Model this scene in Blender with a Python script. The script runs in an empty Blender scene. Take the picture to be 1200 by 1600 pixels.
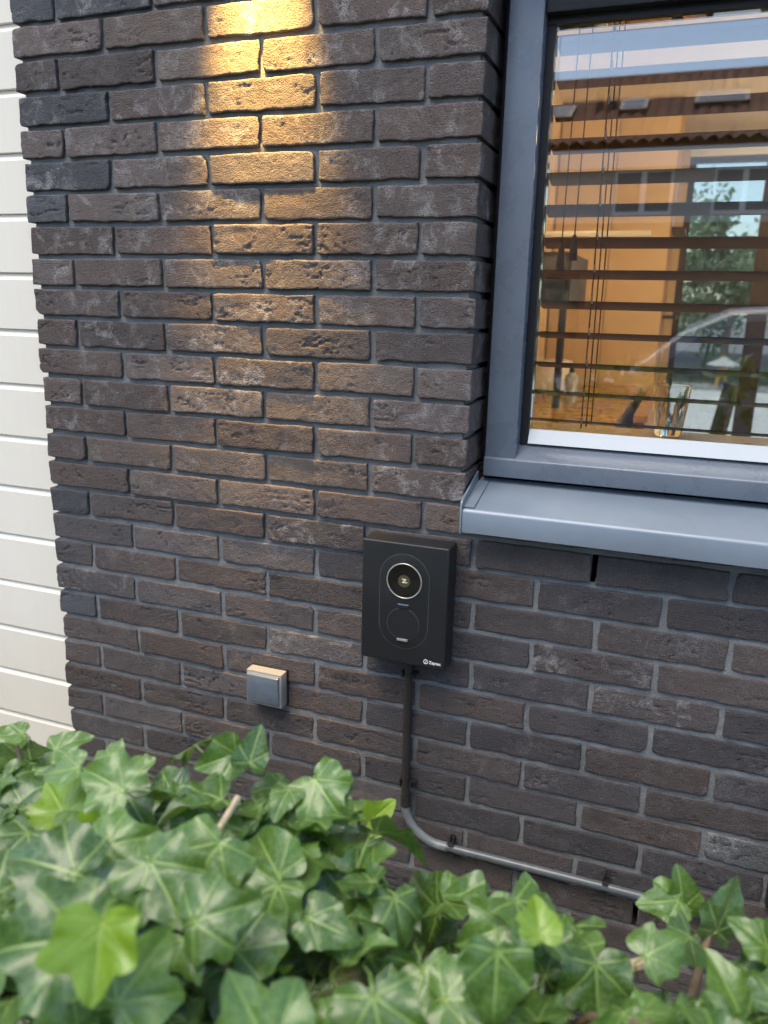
import bpy, bmesh, math, random
import numpy as np
from mathutils import Matrix, Vector

# ------------------------------------------------------------------ camera, world, sun, exposure
scene = bpy.context.scene
Z0 = 2.05                      # height of the survey origin (top of the first brick course in view) above the ground
R = math.radians

cam_d = bpy.data.cameras.new('camera')
cam = bpy.data.objects.new('camera', cam_d)
scene.collection.objects.link(cam)
scene.camera = cam
ax = ((0.93538611, 0.35287878, 0.02300848), (0.1098126, -0.22800371, -0.96744793), (-0.33614583, 0.90746398, -0.25202204))
cam.matrix_world = Matrix(((ax[0][0], -ax[1][0], -ax[2][0], 1.30798),
                           (ax[0][1], -ax[1][1], -ax[2][1], -1.37624),
                           (ax[0][2], -ax[1][2], -ax[2][2], -0.56835 + Z0),
                           (0, 0, 0, 1)))
cam_d.sensor_fit = 'AUTO'
cam_d.sensor_width = 36
cam_d.lens = 1250 / 1600 * 36
cam_d.clip_start = 0.02
cam_d.clip_end = 500
cam_d.dof.use_dof = True
cam_d.dof.focus_distance = 1.52
cam_d.dof.aperture_fstop = 4.3

SUN_EL, SUN_AZ = R(64), R(205)         # azimuth from +Y clockwise: behind the camera, a little to its left
world = bpy.data.worlds.new('World')
scene.world = world
world.use_nodes = True
wn = world.node_tree
wn.nodes.clear()
sky = wn.nodes.new('ShaderNodeTexSky')
sky.sky_type = 'NISHITA'
sky.sun_disc = False
sky.sun_elevation = SUN_EL
sky.sun_rotation = SUN_AZ
sky.air_density = 1.0
sky.dust_density = 1.2
sky.ozone_density = 1.0
bg = wn.nodes.new('ShaderNodeBackground')
bg.inputs['Strength'].default_value = 0.15
wo = wn.nodes.new('ShaderNodeOutputWorld')
wn.links.new(sky.outputs[0], bg.inputs[0])
wn.links.new(bg.outputs[0], wo.inputs[0])

sun_d = bpy.data.lights.new('sun', 'SUN')
sun_d.energy = 1.5
sun_d.angle = R(40)
sun_d.color = (1.0, 0.89, 0.73)
sun = bpy.data.objects.new('sun', sun_d)
scene.collection.objects.link(sun)
sdir = Vector((math.sin(SUN_AZ) * math.cos(SUN_EL), math.cos(SUN_AZ) * math.cos(SUN_EL), math.sin(SUN_EL)))
sun.rotation_euler = (-sdir).to_track_quat('-Z', 'Y').to_euler()
sun.location = sdir * 30

scene.view_settings.view_transform = 'Standard'
scene.view_settings.look = 'None'
scene.view_settings.gamma = 1
scene.view_settings.use_curve_mapping = False
scene.view_settings.exposure = 0.98
scene.render.engine = 'CYCLES'
scene.cycles.use_denoising = True
scene.cycles.max_bounces = 7
scene.cycles.diffuse_bounces = 3
scene.cycles.glossy_bounces = 4
scene.cycles.transmission_bounces = 5
scene.cycles.caustics_reflective = False
scene.cycles.caustics_refractive = False
scene.cycles.use_adaptive_sampling = True
scene.cycles.adaptive_threshold = 0.03
scene.cycles.transparent_max_bounces = 12
scene.cycles.sample_clamp_indirect = 6

# ------------------------------------------------------------------ helpers
COL = scene.collection
rng = np.random.default_rng(7)
random.seed(7)

def obj(name, mesh, mat=None, parent=None, smooth=False):
    o = bpy.data.objects.new(name, mesh)
    COL.objects.link(o)
    if mat is not None and mesh is not None and not mesh.materials:
        mesh.materials.append(mat)
    if parent is not None:
        o.parent = parent
    if smooth and mesh is not None:
        mesh.polygons.foreach_set('use_smooth', [True] * len(mesh.polygons))
    return o

def tag(o, label=None, cat=None, group=None, kind=None):
    if label: o['label'] = label
    if cat: o['category'] = cat
    if group: o['group'] = group
    if kind: o['kind'] = kind
    return o

def thing(name, label, cat, group=None, loc=(0, 0, 0), rotz=0):
    o = bpy.data.objects.new(name, None)
    COL.objects.link(o)
    o.location = loc
    o.rotation_euler = (0, 0, rotz)
    o.empty_display_size = 0.05
    return tag(o, label, cat, group)

def np_mesh(name, verts, faces):
    me = bpy.data.meshes.new(name)
    v = np.asarray(verts, dtype=np.float32).reshape(-1, 3)
    f = np.asarray(faces, dtype=np.int32)
    n = f.shape[1]
    me.vertices.add(len(v)); me.vertices.foreach_set('co', v.ravel())
    me.loops.add(f.size); me.loops.foreach_set('vertex_index', f.ravel())
    me.polygons.add(len(f))
    me.polygons.foreach_set('loop_start', np.arange(0, f.size, n, dtype=np.int32))
    me.polygons.foreach_set('loop_total', np.full(len(f), n, dtype=np.int32))
    me.update(calc_edges=True)
    me.validate()
    return me

class MB:
    """collects simple shapes and builds one mesh"""
    def __init__(s): s.v = []; s.f = []
    def add(s, vs, fs):
        b = len(s.v); s.v += [tuple(v) for v in vs]; s.f += [tuple(i + b for i in f) for f in fs]; return s
    def box(s, x0, x1, y0, y1, z0, z1):
        return s.add([(x0, y0, z0), (x1, y0, z0), (x1, y1, z0), (x0, y1, z0), (x0, y0, z1), (x1, y0, z1), (x1, y1, z1), (x0, y1, z1)],
                     [(0, 3, 2, 1), (4, 5, 6, 7), (0, 1, 5, 4), (1, 2, 6, 5), (2, 3, 7, 6), (3, 0, 4, 7)])
    def prism_x(s, prof, x0, x1):
        """closed (y,z) profile swept along x"""
        n = len(prof)
        vs = [(x0, y, z) for y, z in prof] + [(x1, y, z) for y, z in prof]
        fs = [(i, (i + 1) % n, n + (i + 1) % n, n + i) for i in range(n)]
        return s.add(vs, fs + [tuple(range(n))[::-1], tuple(range(n, 2 * n))])
    def prism_y(s, prof, y0, y1):
        n = len(prof)
        vs = [(x, y0, z) for x, z in prof] + [(x, y1, z) for x, z in prof]
        fs = [(i, (i + 1) % n, n + (i + 1) % n, n + i) for i in range(n)]
        return s.add(vs, fs + [tuple(range(n))[::-1], tuple(range(n, 2 * n))])
    def tube(s, pts, r, seg=10, cap=True):
        pts = [Vector(p) for p in pts]
        rs = r if hasattr(r, '__len__') else [r] * len(pts)
        b = len(s.v); up = None
        for i, p in enumerate(pts):
            t = (pts[min(i + 1, len(pts) - 1)] - pts[max(i - 1, 0)]).normalized()
            if up is None:
                up = Vector((0, 0, 1)) if abs(t.z) < .9 else Vector((0, 1, 0))
            a = t.cross(up).normalized(); c = a.cross(t).normalized(); up = c
            for k in range(seg):
                q = 2 * math.pi * k / seg
                s.v.append(tuple(p + (a * math.cos(q) + c * math.sin(q)) * rs[i]))
        for i in range(len(pts) - 1):
            for k in range(seg):
                s.f.append((b + i * seg + k, b + i * seg + (k + 1) % seg, b + (i + 1) * seg + (k + 1) % seg, b + (i + 1) * seg + k))
        if cap:
            s.f.append(tuple(b + k for k in range(seg))[::-1])
            e = b + (len(pts) - 1) * seg
            s.f.append(tuple(e + k for k in range(seg)))
        return s
    def lathe(s, prof, cx, cy, seg=24):
        """(r,z) profile turned about a vertical axis"""
        b = len(s.v)
        for r, z in prof:
            for k in range(seg):
                q = 2 * math.pi * k / seg
                s.v.append((cx + r * math.cos(q), cy + r * math.sin(q), z))
        for i in range(len(prof) - 1):
            for k in range(seg):
                s.f.append((b + i * seg + k, b + i * seg + (k + 1) % seg, b + (i + 1) * seg + (k + 1) % seg, b + (i + 1) * seg + k))
        return s
    def disc_y(s, cx, y0, cz, r, y1, seg=40, r_in=0.0):
        """disc or ring facing -y, from y0 (front) to y1 (back)"""
        b = len(s.v)
        rr = [r_in, r] if r_in else [r]
        for y in (y0, y1):
            for q in rr:
                for k in range(seg):
                    a = 2 * math.pi * k / seg
                    s.v.append((cx + q * math.cos(a), y, cz + q * math.sin(a)))
        if r_in:
            I, O, I2, O2 = (b + j * seg for j in range(4))
            for k in range(seg):
                n = (k + 1) % seg
                s.f += [(I + k, O + k, O + n, I + n), (O + k, O2 + k, O2 + n, O + n), (I + n, I2 + n, I2 + k, I + k), (I2 + n, O2 + n, O2 + k, I2 + k)]
        else:
            s.f.append(tuple(b + k for k in range(seg)))
            s.f.append(tuple(b + seg + k for k in range(seg))[::-1])
            for k in range(seg):
                n = (k + 1) % seg
                s.f.append((b + n, b + k, b + seg + k, b + seg + n))
        return s
    def build(s, name, mat, parent=None, bevel=0, smooth=False, seg=2):
        me = bpy.data.meshes.new(name)
        me.from_pydata(s.v, [], s.f)
        bm = bmesh.new(); bm.from_mesh(me)
        bmesh.ops.recalc_face_normals(bm, faces=bm.faces)
        if bevel:
            es = [e for e in bm.edges if len(e.link_faces) == 2 and e.calc_face_angle(0) > R(35)]
            bmesh.ops.bevel(bm, geom=es, offset=bevel, segments=seg, profile=.6, affect='EDGES', clamp_overlap=True)
        bm.to_mesh(me); bm.free(); me.update()
        o = obj(name, me, mat, parent)
        if smooth or bevel:
            me.polygons.foreach_set('use_smooth', [True] * len(me.polygons))
            me.set_sharp_from_angle(angle=R(40))
        return o

def hnoise(ix, iy, seed):
    h = (ix.astype(np.int64) * 374761393 + iy.astype(np.int64) * 668265263 + int(seed) * 974634777) & 0xffffffff
    h = ((h ^ (h >> 13)) * 1274126177) & 0xffffffff
    h = h ^ (h >> 16)
    return (h & 0xffff) / 32767.5 - 1.0

def vnoise(x, y, seed):
    x = np.asarray(x, float); y = np.asarray(y, float)
    ix = np.floor(x); iy = np.floor(y)
    fx = x - ix; fy = y - iy
    fx = fx * fx * (3 - 2 * fx); fy = fy * fy * (3 - 2 * fy)
    a = hnoise(ix, iy, seed); b = hnoise(ix + 1, iy, seed); c = hnoise(ix, iy + 1, seed); d = hnoise(ix + 1, iy + 1, seed)
    return (a * (1 - fx) + b * fx) * (1 - fy) + (c * (1 - fx) + d * fx) * fy

def fbm(x, y, seed, oct=4):
    s = 0; a = 1; t = 0
    for k in range(oct):
        s = s + a * vnoise(np.asarray(x) * 2 ** k, np.asarray(y) * 2 ** k, seed + k * 17); t += a; a *= .5
    return s / t

def smoothstep(a, b, x):
    t = np.clip((x - a) / (b - a), 0, 1)
    return t * t * (3 - 2 * t)

# ------------------------------------------------------------------ materials
def new_mat(name):
    m = bpy.data.materials.new(name)
    m.use_nodes = True
    nt = m.node_tree
    return m, nt, nt.nodes['Principled BSDF']

def N(nt, t, **kw):
    n = nt.nodes.new(t)
    for k, v in kw.items(): setattr(n, k, v)
    return n

def math_n(nt, op, a, b=None, clamp=False):
    n = N(nt, 'ShaderNodeMath', operation=op, use_clamp=clamp)
    for i, v in enumerate((a, b)):
        if v is None: continue
        if isinstance(v, (int, float)): n.inputs[i].default_value = v
        else: nt.links.new(v, n.inputs[i])
    return n.outputs[0]

def noise_n(nt, vec, scale, detail=4, rough=.55, dist=0):
    n = N(nt, 'ShaderNodeTexNoise')
    n.inputs['Scale'].default_value = scale; n.inputs['Detail'].default_value = detail
    n.inputs['Roughness'].default_value = rough; n.inputs['Distortion'].default_value = dist
    if vec is not None: nt.links.new(vec, n.inputs['Vector'])
    return n.outputs['Fac']

def ramp_n(nt, fac, stops):
    n = N(nt, 'ShaderNodeValToRGB')
    e = n.color_ramp.elements
    while len(e) < len(stops): e.new(.5)
    for i, (p, c) in enumerate(stops):
        e[i].position = p
        e[i].color = (*c, 1) if hasattr(c, '__len__') else (c, c, c, 1)
    nt.links.new(fac, n.inputs[0])
    return n.outputs[0]

def mix_n(nt, fac, a, b, mode='MIX'):
    n = N(nt, 'ShaderNodeMix', data_type='RGBA', blend_type=mode)
    for i, v in ((0, fac), (6, a), (7, b)):
        if isinstance(v, (int, float)): n.inputs[i].default_value = v
        elif isinstance(v, tuple): n.inputs[i].default_value = (*v, 1)
        else: nt.links.new(v, n.inputs[i])
    return n.outputs[2]

def bump_n(nt, h, strength, dist=.001, normal=None):
    n = N(nt, 'ShaderNodeBump')
    n.inputs['Strength'].default_value = strength; n.inputs['Distance'].default_value = dist
    nt.links.new(h, n.inputs['Height'])
    if normal is not None: nt.links.new(normal, n.inputs['Normal'])
    return n.outputs[0]

def simple(name, col, rough=.5, metal=0.0, spec=.5, var=.12, scale=30, bump=0.0, bscale=200, coat=0.0, dirt=0.0, streak=0.0):
    m, nt, b = new_mat(name)
    tc = N(nt, 'ShaderNodeTexCoord').outputs['Object']
    n = noise_n(nt, tc, scale, 5, .6)
    dark = tuple(c * (1 - var) for c in col); lite = tuple(min(1, c * (1 + var)) for c in col)
    c = ramp_n(nt, n, [(.3, dark), (.7, lite)])
    if streak:          # rain runs
        mp = N(nt, 'ShaderNodeMapping'); mp.inputs['Scale'].default_value = (70, 70, 3.5); nt.links.new(tc, mp.inputs[0])
        c = mix_n(nt, math_n(nt, 'MULTIPLY', ramp_n(nt, noise_n(nt, mp.outputs[0], 1, 4, .6), [(.5, 0.), (.75, 1.)]), streak), c, tuple(.45 * q + .09 for q in col))
    if dirt:            # dust, specks and scuffs
        d1 = ramp_n(nt, noise_n(nt, tc, 22, 7, .75, .4), [(.55, 0.), (.75, 1.)])
        d2 = ramp_n(nt, noise_n(nt, tc, 420, 2, .5), [(.68, 0.), (.74, 1.)])
        c = mix_n(nt, math_n(nt, 'MULTIPLY', math_n(nt, 'MAXIMUM', d1, d2), dirt), c, (.34, .32, .29))
    nt.links.new(c, b.inputs['Base Color'])
    nt.links.new(math_n(nt, 'ADD', math_n(nt, 'MULTIPLY', n, .16), rough - .08, True), b.inputs['Roughness'])
    b.inputs['Metallic'].default_value = metal
    b.inputs['Specular IOR Level'].default_value = spec
    b.inputs['Coat Weight'].default_value = coat
    if bump:
        nt.links.new(bump_n(nt, noise_n(nt, tc, bscale, 3), bump), b.inputs['Normal'])
    return m

def emit_mat(name, col, strength):
    m, nt, b = new_mat(name)
    b.inputs['Base Color'].default_value = (*col, 1)
    b.inputs['Emission Color'].default_value = (*col, 1)
    b.inputs['Emission Strength'].default_value = strength
    return m

def make_brick_mat():
    m, nt, b = new_mat('handmade_brick')
    oi = N(nt, 'ShaderNodeObjectInfo')
    tc = N(nt, 'ShaderNodeTexCoord')
    off = N(nt, 'ShaderNodeVectorMath', operation='MULTIPLY_ADD')
    cmb = N(nt, 'ShaderNodeCombineXYZ')
    for i, k in enumerate((37., 91., 53.)):
        nt.links.new(math_n(nt, 'MULTIPLY', oi.outputs['Random'], k), cmb.inputs[i])
    nt.links.new(tc.outputs['Object'], off.inputs[0]); off.inputs[1].default_value = (1, 1, 1)
    nt.links.new(cmb.outputs[0], off.inputs[2])
    v = off.outputs[0]
    n1 = noise_n(nt, v, 14, 6, .62)
    n2 = noise_n(nt, v, 70, 6, .7)
    n3 = noise_n(nt, v, 420, 3, .6)
    col = oi.outputs['Color']
    c = mix_n(nt, 1.0, col, ramp_n(nt, n1, [(.28, (.78, .77, .79)), (.5, (1, 1, 1)), (.74, (1.0, .92, .85))]), 'MULTIPLY')
    c = mix_n(nt, ramp_n(nt, n2, [(.30, .6), (.42, 0.)]), c, (.035, .033, .036))
    c = mix_n(nt, ramp_n(nt, n2, [(.58, 0.), (.78, .35)]), c, (.15, .135, .125))
    # lime bloom: pale crust in patches, amount set per brick
    e = noise_n(nt, v, 26, 8, .72, .6)
    patch = math_n(nt, 'MULTIPLY', ramp_n(nt, e, [(.50, 0.), (.64, 1.)]), ramp_n(nt, noise_n(nt, v, 7, 2), [(.36, 0.), (.56, 1.)]))
    speck = ramp_n(nt, noise_n(nt, v, 300, 3, .6), [(.62, 0.), (.74, .8)])
    patch = math_n(nt, 'MULTIPLY', patch, ramp_n(nt, n3, [(.38, .25), (.58, 1.)]))
    geo = N(nt, 'ShaderNodeNewGeometry')
    worn = math_n(nt, 'MULTIPLY', ramp_n(nt, geo.outputs['Pointiness'], [(.53, 0.), (.60, .55)]), ramp_n(nt, n2, [(.42, 0.), (.58, 1.)]))
    c = mix_n(nt, worn, c, (.20, .19, .18))
    fac = math_n(nt, 'ADD', math_n(nt, 'MULTIPLY', patch, oi.outputs['Alpha']), math_n(nt, 'MULTIPLY', speck, .45), True)
    c = mix_n(nt, fac, c, (.40, .39, .385))
    nt.links.new(c, b.inputs['Base Color'])
    b.inputs['Roughness'].default_value = .82
    b.inputs['Specular IOR Level'].default_value = .35
    h = math_n(nt, 'ADD', math_n(nt, 'MULTIPLY', n2, .7), math_n(nt, 'MULTIPLY', n3, .7))
    gr = ramp_n(nt, n3, [(.30, .55), (.45, 0.)])
    c = mix_n(nt, gr, c, (.03, .028, .03)); nt.links.new(c, b.inputs['Base Color'])
    nt.links.new(bump_n(nt, h, 1.0, .0055), b.inputs['Normal'])
    return m

def make_mortar_mat():
    m, nt, b = new_mat('mortar')
    tc = N(nt, 'ShaderNodeTexCoord').outputs['Object']
    n1 = noise_n(nt, tc, 9, 5, .6); n2 = noise_n(nt, tc, 350, 3, .7)
    c = ramp_n(nt, n1, [(.3, (.175, .188, .19)), (.7, (.265, .275, .275))])
    c = mix_n(nt, ramp_n(nt, n2, [(.56, 0.), (.72, .6)]), c, (.40, .41, .41))
    c = mix_n(nt, ramp_n(nt, n2, [(.30, .4), (.44, 0.)]), c, (.04, .045, .05))
    nt.links.new(c, b.inputs['Base Color'])
    b.inputs['Roughness'].default_value = .95
    b.inputs['Specular IOR Level'].default_value = .2
    nt.links.new(bump_n(nt, n2, .9, .002), b.inputs['Normal'])
    return m

def make_glass(name, base=.10, tint=(.93, .96, .95)):
    m, nt, b = new_mat(name)
    nt.nodes.remove(b)
    out = nt.nodes['Material Output']
    tr = N(nt, 'ShaderNodeBsdfTransparent'); tr.inputs[0].default_value = (*tint, 1)
    gl = N(nt, 'ShaderNodeBsdfGlossy'); gl.inputs['Roughness'].default_value = 0.0
    fr = N(nt, 'ShaderNodeFresnel'); fr.inputs[0].default_value = 1.5
    mx = N(nt, 'ShaderNodeMixShader')
    nt.links.new(math_n(nt, 'ADD', fr.outputs[0], base, True), mx.inputs[0])
    nt.links.new(tr.outputs[0], mx.inputs[1]); nt.links.new(gl.outputs[0], mx.inputs[2])
    nt.links.new(mx.outputs[0], out.inputs[0])
    return m

def make_leaf_mat(name, c_dark, c_light, c_vein, trans=.25):
    m, nt, b = new_mat(name)
    uv = N(nt, 'ShaderNodeUVMap').outputs[0]
    sp = N(nt, 'ShaderNodeSeparateXYZ'); nt.links.new(uv, sp.inputs[0])
    u, v = sp.outputs[0], sp.outputs[1]
    acc = None
    for a, w in ((0, .030), (46, .026), (-46, .026), (100, .022), (-100, .022)):
        s, c = math.sin(R(a)), math.cos(R(a))
        dist = math_n(nt, 'ABSOLUTE', math_n(nt, 'SUBTRACT', math_n(nt, 'MULTIPLY', u, c), math_n(nt, 'MULTIPLY', v, s)))
        along = math_n(nt, 'ADD', math_n(nt, 'MULTIPLY', u, s), math_n(nt, 'MULTIPLY', v, c))
        wid = math_n(nt, 'MAXIMUM', math_n(nt, 'MULTIPLY', math_n(nt, 'SUBTRACT', 1.15, along), w), .004)
        line = math_n(nt, 'SUBTRACT', 1.0, math_n(nt, 'DIVIDE', dist, wid), True)
        line = math_n(nt, 'MULTIPLY', line, math_n(nt, 'GREATER_THAN', along, -.02))
        acc = line if acc is None else math_n(nt, 'MAXIMUM', acc, line)
    vo = N(nt, 'ShaderNodeTexVoronoi', feature='DISTANCE_TO_EDGE')
    vo.inputs['Scale'].default_value = 9
    nt.links.new(uv, vo.inputs['Vector'])
    net = ramp_n(nt, vo.outputs[0], [(.0, .42), (.07, 0.)])
    veins = math_n(nt, 'MAXIMUM', ramp_n(nt, acc, [(.05, 0.), (.75, 1.)]), net)
    oi = N(nt, 'ShaderNodeObjectInfo')
    tc = N(nt, 'ShaderNodeTexCoord').outputs['Object']
    n1 = noise_n(nt, tc, 45, 4)
    base = mix_n(nt, math_n(nt, 'ADD', math_n(nt, 'MULTIPLY', n1, .7), math_n(nt, 'MULTIPLY', math_n(nt, 'SUBTRACT', oi.outputs['Random'], .2), .7), True), c_dark, c_light)
    # small brown and straw-coloured blemishes
    blem = ramp_n(nt, noise_n(nt, tc, 3.2, 4, .65), [(.66, 0.), (.71, .85)])
    base = mix_n(nt, blem, base, (.30, .22, .09))
    col = mix_n(nt, math_n(nt, 'MULTIPLY', veins, .72), base, c_vein)
    nt.links.new(col, b.inputs['Base Color'])
    b.inputs['Roughness'].default_value = .34
    b.inputs['Specular IOR Level'].default_value = .65
    b.inputs['Coat Weight'].default_value = .55
    b.inputs['Coat Roughness'].default_value = .20
    nt.links.new(bump_n(nt, math_n(nt, 'SUBTRACT', math_n(nt, 'MULTIPLY', n1, .5), math_n(nt, 'MULTIPLY', veins, .5)), .5, .0015), b.inputs['Normal'])
    tl = N(nt, 'ShaderNodeBsdfTranslucent')
    nt.links.new(mix_n(nt, .5, col, (.28, .45, .05)), tl.inputs[0])
    mx = N(nt, 'ShaderNodeMixShader'); mx.inputs[0].default_value = trans
    nt.links.new(b.outputs[0], mx.inputs[1]); nt.links.new(tl.outputs[0], mx.inputs[2])
    nt.links.new(mx.outputs[0], nt.nodes['Material Output'].inputs[0])
    return m

M = {}
M['brick'] = make_brick_mat()
M['mortar'] = make_mortar_mat()
M['core'] = simple('cavity_block', (.05, .05, .05), .95)
M['cladding'] = simple('cream_painted_board', (.88, .83, .715), .42, var=.025, scale=6, bump=.08, bscale=90, dirt=.05, streak=.06)
M['frame'] = simple('grey_painted_frame', (.148, .178, .220), .28, var=.10, scale=14, bump=.12, bscale=110, dirt=.14, streak=.22)
M['sill'] = simple('grey_coated_aluminium', (.205, .25, .30), .36, metal=.15, var=.08, scale=5, bump=.05, bscale=120, dirt=.22)
M['bead'] = simple('pale_aluminium', (.55, .59, .61), .35, metal=.0, var=.04, scale=5)
M['rubber'] = simple('black_gasket', (.012, .012, .013), .5)
M['dark_metal'] = simple('black_metal', (.02, .021, .023), .42, var=.2)
M['glass'] = make_glass('window_glass', .185)
M['door_glass'] = make_glass('door_glass', .0, (.95, .97, .96))
M['slat'] = simple('dark_brown_slat', (.008, .006, .005), .5, var=.2, scale=20)
M['cord'] = simple('brown_cord', (.03, .022, .018), .8)
M['clip_white'] = simple('pale_cord_knot', (.7, .66, .6), .6)
M['charger'] = simple('matt_black_plastic', (.016, .017, .018), .46, var=.12, scale=8, bump=.04, bscale=900, dirt=.035)
M['charger_gloss'] = simple('gloss_black_plastic', (.016, .015, .012), .10, coat=.3)
M['groove'] = simple('groove_highlight_grey', (.085, .085, .085), .3)  # lifted grey paints in the highlight along the groove edges
M['olive'] = simple('olive_disc', (.085, .078, .05), .35, var=.05)
M['chrome'] = simple('bright_ring', (.58, .55, .48), .3, metal=.6, var=.05)
M['white_print'] = simple('white_print', (.85, .85, .85), .5, var=.02)
M['gold_print'] = simple('pale_gold_print', (.85, .74, .46), .4, var=.02)
M['switch'] = simple('blue_grey_plastic', (.165, .20, .235), .22, var=.10, scale=35, dirt=.12)
M['switch_frame'] = simple('grey_plastic_surround', (.30, .30, .29), .35, var=.06, scale=25)
M['pipe_dark'] = simple('dark_conduit', (.030, .025, .023), .45, var=.15)
M['pipe_grey'] = simple('grey_conduit', (.10, .115, .125), .30, var=.12, scale=40, dirt=.25)
M['elbow'] = simple('pale_grey_conduit', (.17, .19, .20), .35, var=.12, scale=40)
M['leaf'] = make_leaf_mat('ivy_leaf', (.026, .078, .016), (.130, .255, .045), (.36, .52, .13))
M['leaf_young'] = make_leaf_mat('young_ivy_leaf', (.20, .36, .02), (.30, .48, .03), (.44, .58, .12), .35)
M['twig'] = simple('woody_stem', (.20, .145, .085), .75, var=.35, scale=60, bump=.3)
M['cut_wood'] = simple('pale_cut_stem', (.52, .42, .27), .7, var=.25, scale=80)

# ------------------------------------------------------------------ brick wall
H = 0.06122            # course height
X_END = 2.42           # right end of the built wall
PIER_R = 0.953         # right corner of the pier, where the window reveal begins

def brick_mesh(name, seed, w, h, d, step=.003, side=False, fold=1.0):
    """handmade brick, centred on its front face; front looks to -y, folds and ragged arrises are modelled"""
    def axis(L):
        n = max(4, int(L / step))
        a = np.linspace(-L / 2 + .004, L / 2 - .004, n) if step < .008 else np.linspace(-L / 2 + .008, L / 2 - .008, max(3, n))
        e = np.array([0, .0005, .0014]) if step < .008 else np.array([0, .003])
        return np.concatenate([-L / 2 + e, a, L / 2 - e[::-1]])
    xs, zs = axis(w), axis(h)
    dep = np.array([.004, .010, .018, .030, .042, .054, .066, .080, .095, d]) if side else np.array([.006, .016, d])
    k = len(dep)
    U = np.concatenate([np.full(k, xs[0]), xs, np.full(k, xs[-1])]); DU = np.concatenate([dep[::-1], np.zeros(len(xs)), dep])
    V = np.concatenate([np.full(k, zs[0]), zs, np.full(k, zs[-1])]); DV = np.concatenate([dep[::-1], np.zeros(len(zs)), dep])
    x, z = np.meshgrid(U, V); du, dv = np.meshgrid(DU, DV)
    deep = np.maximum(du, dv)
    ox, oz = (seed * 7.31) % 100, (seed * 3.77) % 100
    X, Zz = x + ox, z + oz
    s, t = x / (w / 2), z / (h / 2)
    ex, ez = w / 2 - np.abs(x), h / 2 - np.abs(z)
    r = .0021 + .0008 * vnoise(X / .03, Zz / .02, seed)
    def rnd(e):
        q = np.clip(r - e, 0, r)
        return r - np.sqrt(np.maximum(r * r - q * q, 0))
    y = np.where(deep > 0, 0, rnd(ex) + rnd(ez))
    y = np.minimum(y, r * 1.25)
    centre = np.clip(1 - t * t, 0, 1) ** .5
    low = fbm(X / .09, Zz / .05, seed + 3, 2) * .0013
    n = fbm(X / .045 + .5 * vnoise(X / .02, Zz / .02, seed + 5), Zz / .013, seed + 9, 4)
    msk = smoothstep(.05, .45, fbm(X / .06, Zz / .04, seed + 21, 2)) * centre
    crease = np.exp(-(n / .034) ** 2) * msk * .0036
    n2 = fbm(X / .03, Zz / .02, seed + 33, 4)
    crease2 = np.exp(-(n2 / .025) ** 2) * smoothstep(.2, .55, fbm(X / .05, Zz / .03, seed + 41, 2)) * .0018
    pits = np.clip(vnoise(X / .006, Zz / .005, seed + 51) - .72, 0, 1) * .003 * centre
    fine = vnoise(X / .0055, Zz / .0055, seed + 61) * .00022 + vnoise(X / .011, Zz / .011, seed + 63) * .00022
    rel = low + (crease + crease2 + pits) * fold + fine
    y = np.where(deep > 0, deep + .003, y + rel)
    # ragged outline: the underside most, the top less
    rag_b = (vnoise(X / .009, Zz * 0, seed + 71) * .0011 + vnoise(X / .035, Zz * 0, seed + 73) * .0014)
    rag_t = (vnoise(X / .012, Zz * 0, seed + 81) * .0006 + vnoise(X / .05, Zz * 0, seed + 83) * .0011)
    rag_x = (vnoise(X * 0 + 2 * s, Zz / .010, seed + 91) * .0010 + vnoise(X * 0 + 5 * s, Zz / .03, seed + 93) * .0014)
    fade = np.exp(-deep / .02)
    nz = z + np.where(t < 0, rag_b, rag_t) * np.abs(t) ** 3 * fade
    nx = x + rag_x * np.abs(s) ** 6 * fade
    # knocked-off corners
    for cx in (-1, 1):
        for cz in (-1, 1):
            k2 = max(0, rng.normal(.0003, .0007)) if rng.random() > .10 else rng.uniform(.002, .004)
            dd = np.hypot((cx * w / 2 - x), (cz * h / 2 - z))
            f = np.clip(1 - dd / .009, 0, 1) * k2
            nx = nx - cx * f * fade; nz = nz - cz * f * fade; y = y + f * .6 * fade
    if side:
        sn = (fbm(y / .03, Zz / .02, seed + 101, 3) * .0012 + vnoise(y / .006, Zz / .006, seed + 103) * .0005)
        nx = nx + np.where(du > 0, np.sign(x) * sn, 0)
    nv, nu = x.shape
    idx = np.arange(nu * nv).reshape(nv, nu)
    q = np.stack([idx[:-1, :-1], idx[:-1, 1:], idx[1:, 1:], idx[1:, :-1]], -1)
    cu = (DU[:-1] > 0) | (DU[1:] > 0); cv = (DV[:-1] > 0) | (DV[1:] > 0)
    keep = ~(cv[:, None] & cu[None, :])
    me = np_mesh(name, np.stack([nx, y, nz], -1).reshape(-1, 3), q[keep])
    me.polygons.foreach_set('use_smooth', [True] * len(me.polygons))
    return me

def row_joints(r):
    if 0 <= r <= 14:
        j = [.215, .435, .655, .853] if r % 2 else [.105, .325, .545, .765]
        return [0.0] + [q + rng.uniform(-.0025, .0025) for q in j], PIER_R
    a = .215 if r % 2 else .105
    n = int((X_END - a) / .22) + 1
    j = [a + .22 * k for k in range(n) if a + .22 * k < X_END - .03]
    fix = {16: {.985: .976, 1.205: 1.193, 1.425: 1.414}, 18: {.985: .979}, 26: {.985: .99}, 25: {1.095: 1.101, 1.315: 1.323}, 27: {1.315: 1.328}}.get(r, {})
    return [0.0] + [fix.get(round(q, 3), q) + rng.uniform(-.002, .002) for q in j], X_END

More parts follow.
